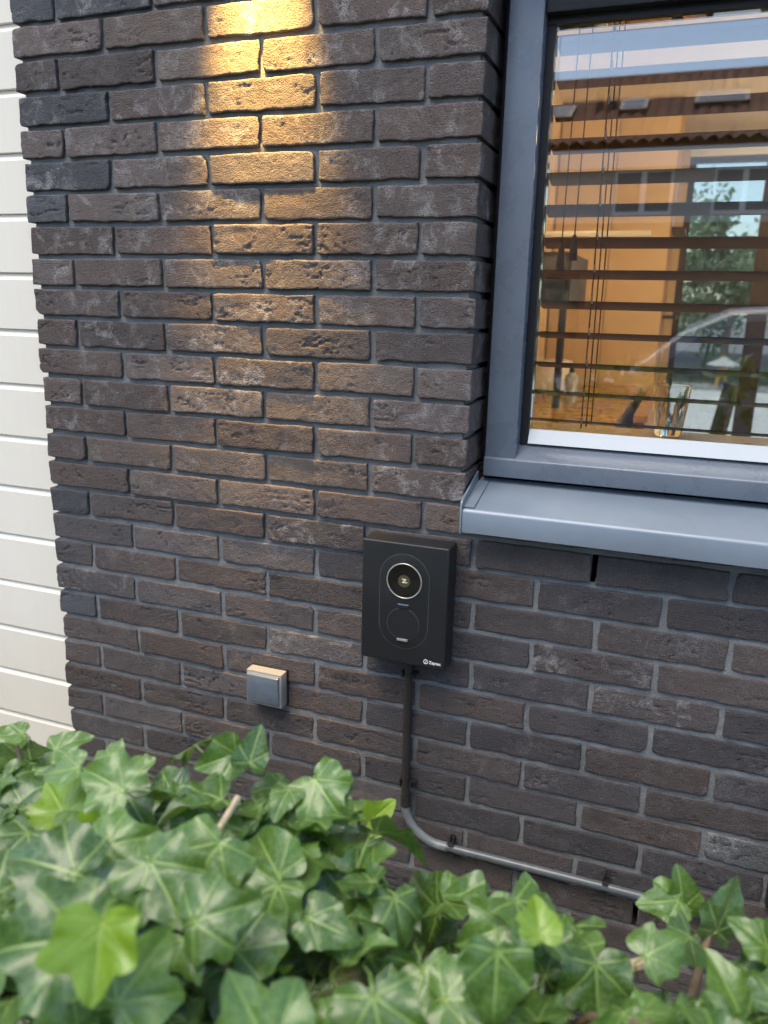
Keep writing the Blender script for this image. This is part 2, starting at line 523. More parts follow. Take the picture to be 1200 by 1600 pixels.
PAL = {'brown': (.106, .091, .088), 'grey': (.120, .109, .109), 'blue': (.090, .095, .104), 'red': (.112, .091, .084), 'tan': (.138, .121, .112), 'black': (.086, .079, .082)}
wall = thing('brick_wall', 'dark brown handmade brick wall with recessed grey mortar joints', 'brick wall', loc=(0, 0, 0))
extra_v, extra_f, extra_n = [], [], 0
for r in range(-9, 34):
    js, end = row_joints(r)
    zc = -(r + .5) * H + Z0
    for i, a in enumerate(js):
        b = js[i + 1] if i + 1 < len(js) else end
        x0 = a + (.005 if i else rng.uniform(-.003, .003)); x1 = b - (.005 if i + 1 < len(js) else rng.uniform(-.0015, .0015))
        w = x1 - x0; hh = .0516 + rng.uniform(-.0012, .0012)
        seed = (r + 20) * 31 + i * 7 + 11
        dy = rng.uniform(-.0012, .0010)
        cx = (x0 + x1) / 2
        part = 0 <= r <= 30 and x0 < 1.62
        if not part:
            me = brick_mesh('tmp', seed, w, hh, .1, step=.012)
            v = np.empty(len(me.vertices) * 3, np.float32); me.vertices.foreach_get('co', v)
            f = np.empty(len(me.loops), np.int32); me.loops.foreach_get('vertex_index', f)
            v = v.reshape(-1, 3) + np.array([cx, dy, zc], np.float32)
            extra_v.append(v); extra_f.append(f.reshape(-1, 4) + extra_n); extra_n += len(v)
            bpy.data.meshes.remove(me)
            continue
        corner = (i == 0) or (r <= 14 and i == len(js) - 1)
        me = brick_mesh('brick', seed, w, hh, .132 if corner else .102, side=corner, fold=.45 if r < 7 and .25 < cx < .85 else 1.0)
        o = obj('brick', me, M['brick'], wall)
        o.location = (cx, dy, zc + rng.uniform(-.0008, .0008))
        o.rotation_euler = (rng.normal(0, .007), rng.normal(0, .004), rng.normal(0, .004))
        # fired colour and lime bloom of this brick
        u = rng.random()
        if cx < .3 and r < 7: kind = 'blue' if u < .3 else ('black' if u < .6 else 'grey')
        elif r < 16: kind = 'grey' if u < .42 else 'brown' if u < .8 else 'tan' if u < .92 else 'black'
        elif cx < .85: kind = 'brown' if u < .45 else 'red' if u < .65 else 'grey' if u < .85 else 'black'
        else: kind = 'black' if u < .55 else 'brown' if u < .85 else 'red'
        if r in (10, 11, 12, 14) and i in (2, 3): kind = 'tan' if u < .5 else 'grey'
        if (r, i) in ((5, 0), (16, 0), (20, 0)): kind = 'blue'
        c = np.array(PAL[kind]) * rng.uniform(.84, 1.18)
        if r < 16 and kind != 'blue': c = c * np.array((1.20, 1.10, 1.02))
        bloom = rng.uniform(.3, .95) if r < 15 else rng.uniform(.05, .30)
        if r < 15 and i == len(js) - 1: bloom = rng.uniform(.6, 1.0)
        if rng.random() < .12 and r < 22: bloom = 1.0
        if r == 24 and 1.42 < cx < 1.7: c = np.array((.12, .13, .14)); bloom = 1.0
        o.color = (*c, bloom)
rest = np_mesh('brick_courses', np.concatenate(extra_v), np.concatenate(extra_f))
ro = obj('brick_courses', rest, M['brick'], wall, smooth=True)
ro.color = (.085, .074, .07, .3)
tag(ro, kind='stuff')

# mortar sheet, set back behind the brick faces; two open perpends are left as weep holes
def mortar_sheet():
    xs = np.concatenate([np.arange(.012, 1.62, .005), np.arange(1.62, X_END - .01, .04)])
    zs = np.concatenate([np.arange(-2.06, -1.86, .03), np.arange(-1.86, .02, .005), np.arange(.02, .56, .03)])
    x, z = np.meshgrid(xs, zs)
    rec = .0090 - .0045 * smoothstep(-.95, -1.15, z)
    y = rec + fbm(x / .03, z / .03, 5, 3) * .0016 + vnoise(x / .006, z / .006, 77) * .0009
    idx = np.arange(x.size).reshape(x.shape)
    q = np.stack([idx[:-1, :-1], idx[:-1, 1:], idx[1:, 1:], idx[1:, :-1]], -1)
    mx = (x[:-1, :-1] + x[1:, 1:]) / 2; mz = (z[:-1, :-1] + z[1:, 1:]) / 2
    keep = ~((mx > .943) & (mz > -.914) & (mz < -.004))
    for (hx, row) in ((1.193, 16), (1.328, 27)):
        keep &= ~((np.abs(mx - hx) < .0062) & (np.abs(mz + (row + .5) * H) < .026))
    P = np.stack([x, y, z + Z0], -1).reshape(-1, 3)
    F = q[keep]
    # returns at the free end and in the window reveal
    vs, fs = [], []
    for X, z0, z1, flip in ((.012, -2.06, .55, 0), (.943, -.914, -.004, 1)):
        zz = np.arange(z0, z1, .006); yy = np.linspace(.0085, .134, 18)
        g, hgt = np.meshgrid(yy, zz)
        xx = X + fbm(g / .02, hgt / .02, 9, 3) * .0015
        i2 = np.arange(g.size).reshape(g.shape) + len(P) + sum(len(v) for v in vs)
        vs.append(np.stack([xx, g, hgt + Z0], -1).reshape(-1, 3))
        qq = np.stack([i2[:-1, :-1], i2[:-1, 1:], i2[1:, 1:], i2[1:, :-1]], -1).reshape(-1, 4)
        fs.append(qq if flip else qq[:, ::-1])
    return np_mesh('mortar', np.concatenate([P] + vs), np.concatenate([F] + fs))
obj('mortar', mortar_sheet(), M['mortar'], wall, smooth=True)
for nm, bx in (('backing_block', (.02, .940, .104, .16, -2.05, .55)), ('backing_block', (.940, .966, .1345, .16, -2.05, .55)), ('backing_block', (.966, X_END, .104, .16, -2.05, -.93)), ('backing_block', (.966, X_END, .104, .16, .004, .55)), ('backing_block', (2.2, X_END, .104, .16, -.93, .004))):
    MB().box(bx[0], bx[1], bx[2], bx[3], bx[4] + Z0, bx[5] + Z0).build(nm, M['core'], wall)

# ------------------------------------------------------------------ cream cladding to the left
clad = thing('cladding_wall', 'cream painted horizontal board cladding beside the brick pier', 'cladding')
CY = .08
prof = [(CY + .006, .0), (CY + .006, -.004), (CY, -.014), (CY, -.1212), (CY + .002, -.1228), (CY + .020, -.1228), (CY + .020, 0.)]
bd = MB().prism_x([(y, z) for y, z in prof], -2.4, .09)
first = None
for k in range(-5, 15):
    zt = -.0265 - .1238 * k + Z0
    if first is None:
        first = bd.build('board', M['cladding'], clad)
        o = first
    else:
        o = first.copy(); COL.objects.link(o)
    o.location = (0, rng.uniform(-.0008, .0008), zt)
MB().box(-2.4, .09, CY + .03, CY + .06, Z0 - 2.05, Z0 + .62).build('backing', M['core'], clad)
MB().box(-2.4, .09, CY - .004, CY + .028, Z0 - 2.05, Z0 - 1.765).build('plinth', M['dark_metal'], clad)

# ------------------------------------------------------------------ window
WR = 2.2
win = thing('window', 'blue-grey framed kitchen window with clear reflecting pane', 'window')
MB().box(.970, 1.028, .070, .135, -.841 + Z0, .002 + Z0).build('stile', M['frame'], win, bevel=.003)
MB().box(2.142, WR, .070, .135, -.841 + Z0, .002 + Z0).build('stile', M['frame'], win, bevel=.003)
MB().prism_x([(.067, -.842 + Z0), (.105, -.816 + Z0), (.135, -.816 + Z0), (.135, -.876 + Z0), (.067, -.876 + Z0)], .969, WR).build('bottom_rail', M['frame'], win, bevel=.0025)
MB().box(1.0285, 2.1415, .078, .135, -.106 + Z0, .002 + Z0).build('head_rail', M['dark_metal'], win, bevel=.002)  # black instead of frame grey: shade of the underside put into the colour
MB().box(1.0285, 2.1415, .098, .136, -.118 + Z0, -.1065 + Z0).build('gasket', M['rubber'], win)
MB().box(1.0285, 1.0425, .100, .136, -.8155 + Z0, -.1185 + Z0).build('gasket', M['rubber'], win)
MB().box(2.128, 2.1415, .100, .136, -.8155 + Z0, -.1185 + Z0).build('gasket', M['rubber'], win)
MB().prism_x([(.097, -.8135 + Z0), (.108, -.789 + Z0), (.1125, -.788 + Z0), (.1125, -.8135 + Z0)], 1.0435, 2.127).build('glazing_bead', M['bead'], win)
MB().box(1.0426, 2.1279, .1135, .131, -.8135 + Z0, -.1186 + Z0).build('pane', M['glass'], win)
MB().box(.9535, .9695, .120, .134, -.88 + Z0, .0 + Z0).build('sealant', M['rubber'], win)

sl = thing('window_sill', 'blue-grey folded aluminium outer sill with upstand end cap', 'window sill')
sp = [(.092, -.884), (-.034, -.9155), (-.0395, -.918), (-.042, -.923), (-.042, -.959), (-.0395, -.959), (-.0395, -.925), (-.036, -.9205), (.092, -.888)]
MB().prism_x([(y, z + Z0) for y, z in sp], .9615, WR - .004).build('sill_sheet', M['sill'], sl, smooth=True)
cp = [(.069, -.868), (-.030, -.8985), (-.040, -.9025), (-.0442, -.909), (-.0442, -.962), (-.030, -.962), (-.028, -.925), (.069, -.895)]
MB().prism_x([(y, z + Z0) for y, z in cp], .9575, .9610).build('end_cap', M['sill'], sl, bevel=.0008)
fl = [(.069, -.8885 + .0022), (-.036, -.9155 + .0028), (-.036, -.9155 + .0008), (.069, -.8885 - .0004)]
MB().prism_x([(y, z + Z0) for y, z in fl], .9612, .981).build('flange', M['sill'], sl)

# ------------------------------------------------------------------ venetian blind
bl = thing('venetian_blind', 'dark brown wide-slat venetian blind hanging behind the window pane', 'blind')
sw, st = .066, .0022
sl_z = [-.065, -.121, -.177, -.2305, -.286, -.341, -.396, -.452, -.508, -.563, -.619, -.675, -.729, -.782]
m = MB().box(0, 1.07, -sw / 2, sw / 2, -st / 2, st / 2)
first = m.build('slat', M['slat'], bl, bevel=.001)
for i, z in enumerate(sl_z):
    o = first if i == 0 else first.copy()
    if i: COL.objects.link(o)
    o.location = (1.030 + rng.uniform(-.0015, .0015), .205, z + Z0)
    o.rotation_euler = (R(-11.5) + rng.normal(0, .01), rng.normal(0, .0012), rng.normal(0, .002))
for cx in (1.133, 1.85):
    for dx, dy in ((-.006, -.030), (0, 0), (.006, .030)):
        MB().tube([(cx + dx, .205 + dy, -.04 + Z0), (cx + dx + .002, .205 + dy, -.79 + Z0)], .0013, 6).build('ladder_cord', M['cord'], bl)
    for z in sl_z:
        MB().box(cx - .004, cx - .001, .165, .168, z + .003 + Z0, z + .016 + Z0).build('cord_knot', M['clip_white'], bl)
for cx, zb in ((1.072, -.455), (1.094, -.44)):
    MB().tube([(cx, .168, -.04 + Z0), (cx - .004, .168, zb + Z0)], .0012, 6).build('pull_cord', M['cord'], bl)
    MB().lathe([(.0015, zb + Z0), (.005, zb - .004 + Z0), (.006, zb - .018 + Z0), (.0085, zb - .045 + Z0), (.0, zb - .046 + Z0)], cx - .004, .168, 12).build('tassel', M['twig'], bl, smooth=True)

# ------------------------------------------------------------------ charging station
def stadium(cx, cz, hw, hh, n=20):
    pts = []
    for k in range(n + 1):
        a = math.pi * k / n
        pts.append((cx + hw * math.cos(a), cz + (hh - hw) + hw * math.sin(a)))
    for k in range(n + 1):
        a = math.pi + math.pi * k / n
        pts.append((cx + hw * math.cos(a), cz - (hh - hw) + hw * math.sin(a)))
    return pts
ch = thing('charging_station', 'black wall-mounted car charging station with round socket lid below sill', 'charger')
x0, x1, zt, zb, yf = .7785, .9455, -.9895 + Z0, -1.2255 + Z0, -.057
MB().box(x0, x1, yf, -.004, zb, zt).build('body', M['charger'], ch, bevel=.0035, seg=3)
MB().box(x0 + .008, x1 - .004, -.006, .012, zb + .008, zt - .004).build('wall_plate', M['charger'], ch)
scx, scz, shw, shh = .8625, -1.102 + Z0, .0485, .0935
def ring_from(outer, inner, y0, y1):
    mb = MB(); n = len(outer)
    vs = [(x, y0, z) for x, z in outer] + [(x, y0, z) for x, z in inner] + [(x, y1, z) for x, z in outer] + [(x, y1, z) for x, z in inner]
    fs = []
    for k in range(n):
        q = (k + 1) % n
        fs += [(k, q, n + q, n + k), (k, 2 * n + k, 2 * n + q, q), (n + q, 3 * n + q, 3 * n + k, n + k)]
    return mb.add(vs, fs)
ring_from(stadium(scx, scz, shw, shh), stadium(scx, scz, shw - .0011, shh - .0011), yf - .0003, yf + .002).build('panel_groove', M['groove'], ch)
MB().prism_y(stadium(scx, scz, shw - .0011, shh - .0011), yf - .0008, yf + .003).build('socket_panel', M['charger'], ch, bevel=.0006)
MB().disc_y(.8625, yf - .0016, -1.061 + Z0, .0325, yf - .0005, 56).build('status_disc', M['charger_gloss'], ch)
def torus_y(cx, y, cz, Rr, rr, n=64, k=10):
    mb = MB(); vs = []; fs = []
    for i in range(n):
        a = 2 * math.pi * i / n
        for j in range(k):
            b = 2 * math.pi * j / k
            q = Rr + rr * math.cos(b)
            vs.append((cx + q * math.cos(a), y + rr * math.sin(b), cz + q * math.sin(a)))
    for i in range(n):
        for j in range(k):
            fs.append((i * k + j, ((i + 1) % n) * k + j, ((i + 1) % n) * k + (j + 1) % k, i * k + (j + 1) % k))
    return mb.add(vs, fs)
torus_y(.8625, yf - .0012, -1.061 + Z0, .0332, .0013).build('status_ring', M['chrome'], ch, smooth=True)
MB().disc_y(.8625, yf - .0022, -1.061 + Z0, .0118, yf - .0014, 36).build('emblem_disc', M['olive'], ch)
zx, zz, zy = .8632, -1.0605 + Z0, yf - .0028
zp = [(-.0048, .0042), (.0032, .0042), (.0040, .0026), (-.0006, -.0020), (.0060, -.0016), (.0056, -.0032), (-.0040, -.0040), (-.0046, -.0026), (.0006, .0022), (-.0046, .0024)]
MB().prism_y([(zx + a, zz + b) for a, b in zp], zy, zy + .0008).build('emblem', M['gold_print'], ch)
torus_y(.8625, yf - .0006, -1.146 + Z0, .0315, .0006).build('lid_groove', M['groove'], ch, smooth=True)
MB().disc_y(.8625, yf - .0017, -1.146 + Z0, .0306, yf - .0006, 56).build('socket_lid', M['charger'], ch)
MB().box(.8520, .8730, yf - .0026, yf - .0008, -1.1150 + Z0, -1.1060 + Z0).build('hinge', M['charger'], ch, bevel=.0006)
MB().box(.8522, .8728, yf - .0034, yf - .0024, -1.1078 + Z0, -1.1054 + Z0).build('hinge_pin', M['switch'], ch)
MB().box(.8520, .8730, yf - .0040, yf - .0012, -1.1790 + Z0, -1.1745 + Z0).build('lid_tab', M['chrome'], ch, bevel=.0008)
MB().box(.8525, .8725, yf - .0012, yf - .0002, -1.1860 + Z0, -1.1792 + Z0).build('finger_slot', M['rubber'], ch)
torus_y(.9095, yf - .0004, -1.2135 + Z0, .0040, .00062, 32, 8).build('logo_ring', M['white_print'], ch, smooth=True)
MB().prism_y([(.9095 - .0014, -1.2150 + Z0), (.9095 + .0016, -1.2146 + Z0), (.9095 + .0004, -1.2112 + Z0)], yf - .0008, yf + .0002).build('logo_mark', M['white_print'], ch)
def text_mesh(body, size, name):
    cu = bpy.data.curves.new(name, 'FONT')
    cu.body = body; cu.size = size; cu.extrude = .0003; cu.align_x = 'LEFT'; cu.offset = size * .018
    t = bpy.data.objects.new(name, cu); COL.objects.link(t)
    bpy.context.view_layer.update()
    me = bpy.data.meshes.new_from_object(t.evaluated_get(bpy.context.evaluated_depsgraph_get()))
    bpy.data.objects.remove(t); me.name = name
    return me
tx = obj('lettering', text_mesh('Zaptec', .0082, 'lettering'), M['white_print'], ch)
tx.location = (.9155, yf - .0004, -1.2163 + Z0); tx.rotation_euler = (R(90), 0, 0)

# ------------------------------------------------------------------ wall switch
sw_ = thing('wall_switch', 'small square blue-grey rocker switch on the brick pier', 'switch')
MB().box(.5095, .5915, -.030, .004, -1.3925 + Z0, -1.3165 + Z0).build('surround', M['switch_frame'], sw_, bevel=.0025)
MB().prism_x([(-.0305, -1.3205 + Z0), (-.0375, -1.3235 + Z0), (-.0345, -1.3815 + Z0), (-.0315, -1.3885 + Z0), (-.027, -1.3885 + Z0), (-.027, -1.3205 + Z0)], .5135, .5865).build('rocker', M['switch'], sw_, bevel=.0015)
MB().box(.508, .593, -.006, .010, -1.394 + Z0, -1.315 + Z0).build('back_box', M['dark_metal'], sw_)

# ------------------------------------------------------------------ conduit
cd = thing('conduit', 'thin grey electrical conduit running down from charger and along the wall', 'conduit')
py, pr = -.0135, .0082
MB().tube([(.862, py, -1.222 + Z0), (.863, py, -1.40 + Z0), (.8645, py, -1.562 + Z0)], pr, 20).build('vertical_pipe', M['pipe_dark'], cd, smooth=True)
el = []
for k in range(15):
    a = math.pi + (math.pi / 2) * k / 14
    el.append((.9445 + .080 * math.cos(a), py, -1.552 + Z0 + .080 * math.sin(a)))
MB().tube([(.8645, py, -1.545 + Z0)] + el + [(.952, py, -1.632 + Z0)], pr + .0007, 20).build('bend', M['elbow'], cd, smooth=True)
MB().tube([(.940, py, -1.632 + Z0), (1.27, py, -1.629 + Z0), (1.6, py, -1.629 + Z0), (2.2, py, -1.632 + Z0)], pr, 20).build('horizontal_pipe', M['pipe_grey'], cd, smooth=True)
MB().tube([(.8643, py, -1.538 + Z0), (.8645, py, -1.560 + Z0)], pr + .0016, 20).build('coupling', M['pipe_dark'], cd, smooth=True)
MB().tube([(.934, py, -1.6318 + Z0), (.956, py, -1.6318 + Z0)], pr + .0014, 20).build('coupling', M['elbow'], cd, smooth=True)
def clip(x, z, horiz):
    """open saddle: a foot block with two prongs that grip the pipe"""
    mb = MB()
    prof = [(-.013, .010), (-.013, -.020), (-.009, -.022), (-.0088, .004), (.0088, .004), (.009, -.022), (.013, -.020), (.013, .010)]
    if horiz:
        mb.prism_x([(b, z + a) for a, b in prof], x - .0055, x + .0055)
        mb.box(x - .0052, x - .0015, -.014, .0055, z + .0125, z + .024)
        mb.box(x + .0015, x + .0052, -.014, .0055, z + .0125, z + .024)
    else:
        n = len(prof)
        vs = [(x + a, b, z - .0055) for a, b in prof] + [(x + a, b, z + .0055) for a, b in prof]
        mb.add(vs, [(i, (i + 1) % n, n + (i + 1) % n, n + i) for i in range(n)] + [tuple(range(n)), tuple(range(n, 2 * n))])
        mb.box(x + .0125, x + .020, -.014, .0055, z + .001, z + .0052)
    return mb
for x, z, hz in ((.8615, -1.268, False), (.8640, -1.506, False), (.965, -1.6318, True), (1.268, -1.6292, True), (1.57, -1.6288, True)):
    clip(x, z + Z0, hz).build('clip', M['dark_metal'], cd)

# ------------------------------------------------------------------ dark box at the right edge
wb = thing('wall_box', 'dark metal box screwed to brick at right edge above the conduit', 'wall box')
MB().box(1.540, 1.76, -.014, .006, -1.588 + Z0, -1.36 + Z0).build('cover', M['dark_metal'], wb, bevel=.003)
MB().disc_y(1.553, -.0165, -1.566 + Z0, .0060, -.013, 20).build('screw', M['clip_white'], wb)

# ------------------------------------------------------------------ lit wall lamp just above the picture
lp = thing('wall_lamp', 'lit cylindrical down-light fixed to the brick pier above the frame', 'lamp')
LX, LY, LZ = .548, -.064, .215 + Z0
MB().lathe([(0, LZ + .15), (.034, LZ + .15), (.036, LZ + .147), (.036, LZ), (.030, LZ), (.030, LZ + .03), (0, LZ + .03)], LX, LY, 32).build('housing', M['dark_metal'], lp, smooth=True)
MB().box(LX - .02, LX + .02, LY + .03, .006, LZ + .04, LZ + .11).build('bracket', M['dark_metal'], lp)
MB().lathe([(0, LZ + .022), (.02, LZ + .022), (.024, LZ + .028)], LX, LY, 24).build('bulb', emit_mat('lamp_glow', (1, .62, .25), 12), lp)
ld = bpy.data.lights.new('lamp_beam', 'SPOT')
ld.energy = 140; ld.color = (1.0, .60, .15); ld.spot_size = R(40); ld.spot_blend = 1.0; ld.shadow_soft_size = .012
lo = bpy.data.objects.new('lamp_beam', ld); COL.objects.link(lo); lo.parent = lp
lo.location = (LX, LY, LZ + .012); lo.rotation_euler = (R(14), 0, 0)

# ------------------------------------------------------------------ ground
gm, nt, b = new_mat('grey_paving')
tc = N(nt, 'ShaderNodeTexCoord').outputs['Object']
br = N(nt, 'ShaderNodeTexBrick')
br.inputs['Scale'].default_value = 2.2; br.inputs['Color1'].default_value = (.30, .28, .26, 1); br.inputs['Color2'].default_value = (.24, .225, .21, 1); br.inputs['Mortar'].default_value = (.10, .10, .09, 1)
nt.links.new(tc, br.inputs['Vector'])
nt.links.new(mix_n(nt, noise_n(nt, tc, 3, 5), br.outputs[0], (.20, .19, .175)), b.inputs['Base Color'])
b.inputs['Roughness'].default_value = .9
me = bpy.data.meshes.new('ground')
me.from_pydata([(-120, -120, -.03), (120, -120, -.03), (120, 120, -.03), (-120, 120, -.03)], [], [(0, 1, 2, 3)])
tag(obj('ground', me, gm), kind='structure')
am = simple('asphalt', (.055, .055, .057), .9, var=.2, scale=60, bump=.3)
MB().box(-60, 60, -9.5, -3.6, -.028, -.012).build('road', am)
tag(bpy.data.objects['road'], kind='structure')
# pale pebbles between wall and hedge
def ico(sub=1):
    bm = bmesh.new(); bmesh.ops.create_icosphere(bm, subdivisions=sub, radius=1)
    v = np.array([q.co[:] for q in bm.verts]); f = np.array([[w.index for w in q.verts] for q in bm.faces]); bm.free()
    return v, f
iv, if_ = ico(1)
pv, pf = [], []; nn = 0
for k in range(2600):
    c = np.array([rng.uniform(-.3, 2.0), rng.uniform(-1.1, -.03), rng.uniform(-.012, .012)])
    s = rng.uniform(.010, .024) * np.array([1, rng.uniform(.7, 1), rng.uniform(.45, .7)])
    a = rng.uniform(0, 6.28); ca, sa = math.cos(a), math.sin(a)
    v = iv * s * (1 + rng.normal(0, .06, (len(iv), 1)))
    v = np.stack([v[:, 0] * ca - v[:, 1] * sa, v[:, 0] * sa + v[:, 1] * ca, v[:, 2]], 1) + c
    pv.append(v); pf.append(if_ + nn); nn += len(v)
pm = simple('pale_pebble', (.62, .54, .40), .8, var=.35, scale=25)
po = obj('pebbles', np_mesh('pebbles', np.concatenate(pv), np.concatenate(pf)), pm, smooth=True)
tag(po, 'pale beige pebbles covering the ground between hedge and wall', 'pebbles', kind='stuff')

# ------------------------------------------------------------------ ivy hedge
def catmull(P, n=5):
    out = []
    m = len(P)
    for i in range(m - 1):
        p0, p1, p2, p3 = P[max(i - 1, 0)], P[i], P[i + 1], P[min(i + 2, m - 1)]
        for k in range(n):
            t = k / n
            out.append(tuple(.5 * ((2 * p1[j]) + (-p0[j] + p2[j]) * t + (2 * p0[j] - 5 * p1[j] + 4 * p2[j] - p3[j]) * t * t + (-p0[j] + 3 * p1[j] - 3 * p2[j] + p3[j]) * t ** 3) for j in (0, 1)))
    out.append(P[-1])
    return out

LOBED = [(0, .97), (.10, .87), (.20, .72), (.29, .585), (.42, .57), (.575, .50), (.585, .36), (.525, .19), (.545, .04), (.52, -.11), (.40, -.20), (.23, -.21), (.09, -.14), (.0, -.03)]
PLAIN = [(0, .95), (.14, .84), (.24, .64), (.32, .46), (.38, .34), (.43, .20), (.44, .06), (.41, -.06), (.34, -.15), (.24, -.19), (.15, -.17), (.08, -.12), (.03, -.07), (.0, -.03)]
def leaf_mesh(name, seed, lob, fold, droop, mat, rings=5):
    r2 = np.random.default_rng(seed)
    P = [tuple(a * lob + b * (1 - lob) for a, b in zip(A, B)) for A, B in zip(LOBED, PLAIN)]
    halves = []
    for sgn in (1, -1):
        Q = [((x * r2.uniform(.90, 1.10)) * sgn, y + r2.normal(0, .018) * (0 < i < 13)) for i, (x, y) in enumerate(P)]
        halves.append(catmull(Q))
    out = halves[0] + halves[1][::-1][1:-1]
    out = np.array(out); n = len(out)
    c = np.array([0, .16])
    verts = [c]
    for k in range(1, rings + 1):
        f = (k / rings) ** .85
        verts += [c + (q - c) * f for q in out]
    uv = np.array(verts)
    u, v = uv[:, 0], uv[:, 1]
    rr = np.hypot(u, v - .2)
    z = fold * np.abs(u) ** 1.15 - droop * rr ** 2 + .10 * vnoise(u * 3.1 + seed, v * 3.1, seed) * rr + .05 * vnoise(u * 7 + seed, v * 7, seed + 5) * rr
    for a in (46, -46, 100, -100):       # shallow channels along the side veins
        s, cc = math.sin(R(a)), math.cos(R(a))
        d = np.abs(u * cc - v * s); al = u * s + v * cc
        z -= .022 * np.exp(-(d / .05) ** 2) * (al > 0) * np.clip(al * 3, 0, 1)
    z -= .025 * np.exp(-(u / .05) ** 2)
    bx_, by_ = r2.normal(0, .22, 2); z += bx_ * u * v + by_ * (v - .3) * np.abs(v - .3) + r2.normal(0, .12) * u
    edge = smoothstep(.30, .62, rr); z += edge * .06 * np.sin(np.arctan2(u, v - .2) * r2.integers(5, 9) + r2.uniform(0, 6))
    V = np.stack([u, v, z], 1).tolist()
    F = [(0, 1 + i, 1 + (i + 1) % n) for i in range(n)]
    for k in range(rings - 1):
        b0, b1 = 1 + k * n, 1 + (k + 1) * n
        for i in range(n):
            j = (i + 1) % n
            F += [(b0 + i, b1 + i, b1 + j, b0 + j)]
    UV = uv.tolist()
    # leaf stalk
    mb = MB().tube([(0, .0, -.03), (0, -.10, -.09), (r2.normal(0, .05), -.18, -.30), (r2.normal(0, .10), -.22, -.65)], [.018, .016, .015, .018], 5)
    b0 = len(V); V += [list(q) for q in mb.v]; F += [tuple(i + b0 for i in f) for f in mb.f]; UV += [[0, .3]] * len(mb.v)
    me = bpy.data.meshes.new(name); me.from_pydata(V, [], F); me.update()
    lay = me.uv_layers.new(name='UVMap')
    li = np.empty(len(me.loops), np.int32); me.loops.foreach_get('vertex_index', li)
    lay.data.foreach_set('uv', np.array(UV, np.float32)[li].ravel())
    me.polygons.foreach_set('use_smooth', [True] * len(me.polygons))
    me.materials.append(mat)
    return me

leafs = [leaf_mesh('leaf', 100 + k, lob, fold, droop, M['leaf']) for k, (lob, fold, droop) in enumerate(
    [(.85, .20, .20), (.7, .12, .40), (.9, .34, .15), (.5, .14, .30), (.25, .28, .20), (.05, .40, .12), (.75, .06, .50), (.45, .45, .15), (.95, .18, .10), (.65, .24, .42), (.3, .05, .55), (.8, .5, .25), (.15, .2, .35), (.6, -.1, .3)])]
youngs = [leaf_mesh('leaf', 300 + k, lob, fold, .1, M['leaf_young']) for k, (lob, fold) in enumerate([(.9, .55), (.3, .8), (.6, .4)])]

ivy = thing('ivy_hedge', 'dense green ivy hedge with lobed veined leaves in the foreground', 'hedge')
camR = Vector(ax[0]); camU = Vector((-ax[1][0], -ax[1][1], -ax[1][2])); camF = Vector(ax[2])
def leaf_matrix(c, size, normal, tip):
    n = Vector(normal).normalized()
    t = Vector(tip); t = (t - n * t.dot(n)).normalized()
    s = t.cross(n)
    p = Vector(c) - t * (.35 * size)
    return Matrix(((s.x * size, t.x * size, n.x * size, p.x), (s.y * size, t.y * size, n.y * size, p.y), (s.z * size, t.z * size, n.z * size, p.z), (0, 0, 0, 1)))
n_leaf = 0
def put_leaf(me, mat):
    global n_leaf
    o = obj('leaf', me, None, ivy); o.matrix_world = mat; n_leaf += 1
    return o

# leaves one can follow in the photograph: place, length, how far the blade faces the viewer, direction of the tip, kind
KEY = [
    (.845, -.850, -.985, .078, .55, 150, 0), (.790, -.845, -.990, .062, .40, 190, 4), (.905, -.752, -1.004, .070, .65, 200, 7), (.940, -.745, -.988, .062, .85, 75, 5),
    (.924, -.816, -1.051, .095, .60, 240, 2), (.975, -.758, -1.057, .080, .75, 100, 0), (.995, -.640, -1.120, .058, .80, 70, 5), (1.000, -.560, -1.205, .050, .5, 30, 5),
    (1.053, -.787, -1.083, .100, .60, 130, 8), (1.134, -.716, -1.150, .080, .65, 60, 4), (1.095, -.740, -1.125, .060, .7, 35, 5), (1.213, -.653, -1.140, .070, .85, 95, 3),
    (1.294, -.792, -1.093, .085, .85, 268, 8), (1.250, -.760, -1.085, .070, .55, 60, 0), (1.405, -.610, -1.140, .094, .95, 60, 3), (1.362, -.600, -1.138, .070, .9, 95, 5), (1.345, -.615, -1.142, .070, .6, 185, 3), (1.43, -.70, -1.12, .09, .7, 100, 1), (.52, -.68, -1.12, .08, .6, 140, 3), (.60, -.72, -1.12, .08, .6, 60, 1), (.66, -.75, -1.12, .075, .5, 200, 0), (.71, -.79, -1.08, .075, .5, 120, 8), (.585, -.66, -1.17, .07, .6, 20, 3),
    (1.401, -.757, -1.106, .090, .75, 110, 1), (.877, -.960, -.985, .105, .45, 160, 1), (.965, -.932, -1.000, .095, .6, 300, 8), (1.029, -.877, -1.043, .080, .8, 250, 3),
    (1.224, -.884, -1.026, .092, .85, 265, 4), (.950, -1.040, -.965, .105, .5, 190, 0), (1.094, -1.012, -1.005, .095, .65, 120, 8), (1.150, -.847, -1.097, .085, .7, 260, 2),
    (.560, -.690, -1.110, .055, .7, 160, 4), (.640, -.742, -1.100, .065, .7, 210, 5), (1.02, -.94, -1.00, .085, .6, 20, 6), (1.16, -.96, -1.02, .09, .7, 285, 1), (1.30, -.90, -1.05, .09, .7, 70, 8),
    (1.08, -.87, -1.05, .075, .5, 330, 4), (.90, -.90, -1.0, .08, .5, 20, 6), (1.37, -.86, -1.07, .085, .7, 150, 2), (1.20, -.80, -1.06, .075, .6, 200, 0), (1.00, -1.01, -1.00, .09, .6, 60, 8)]
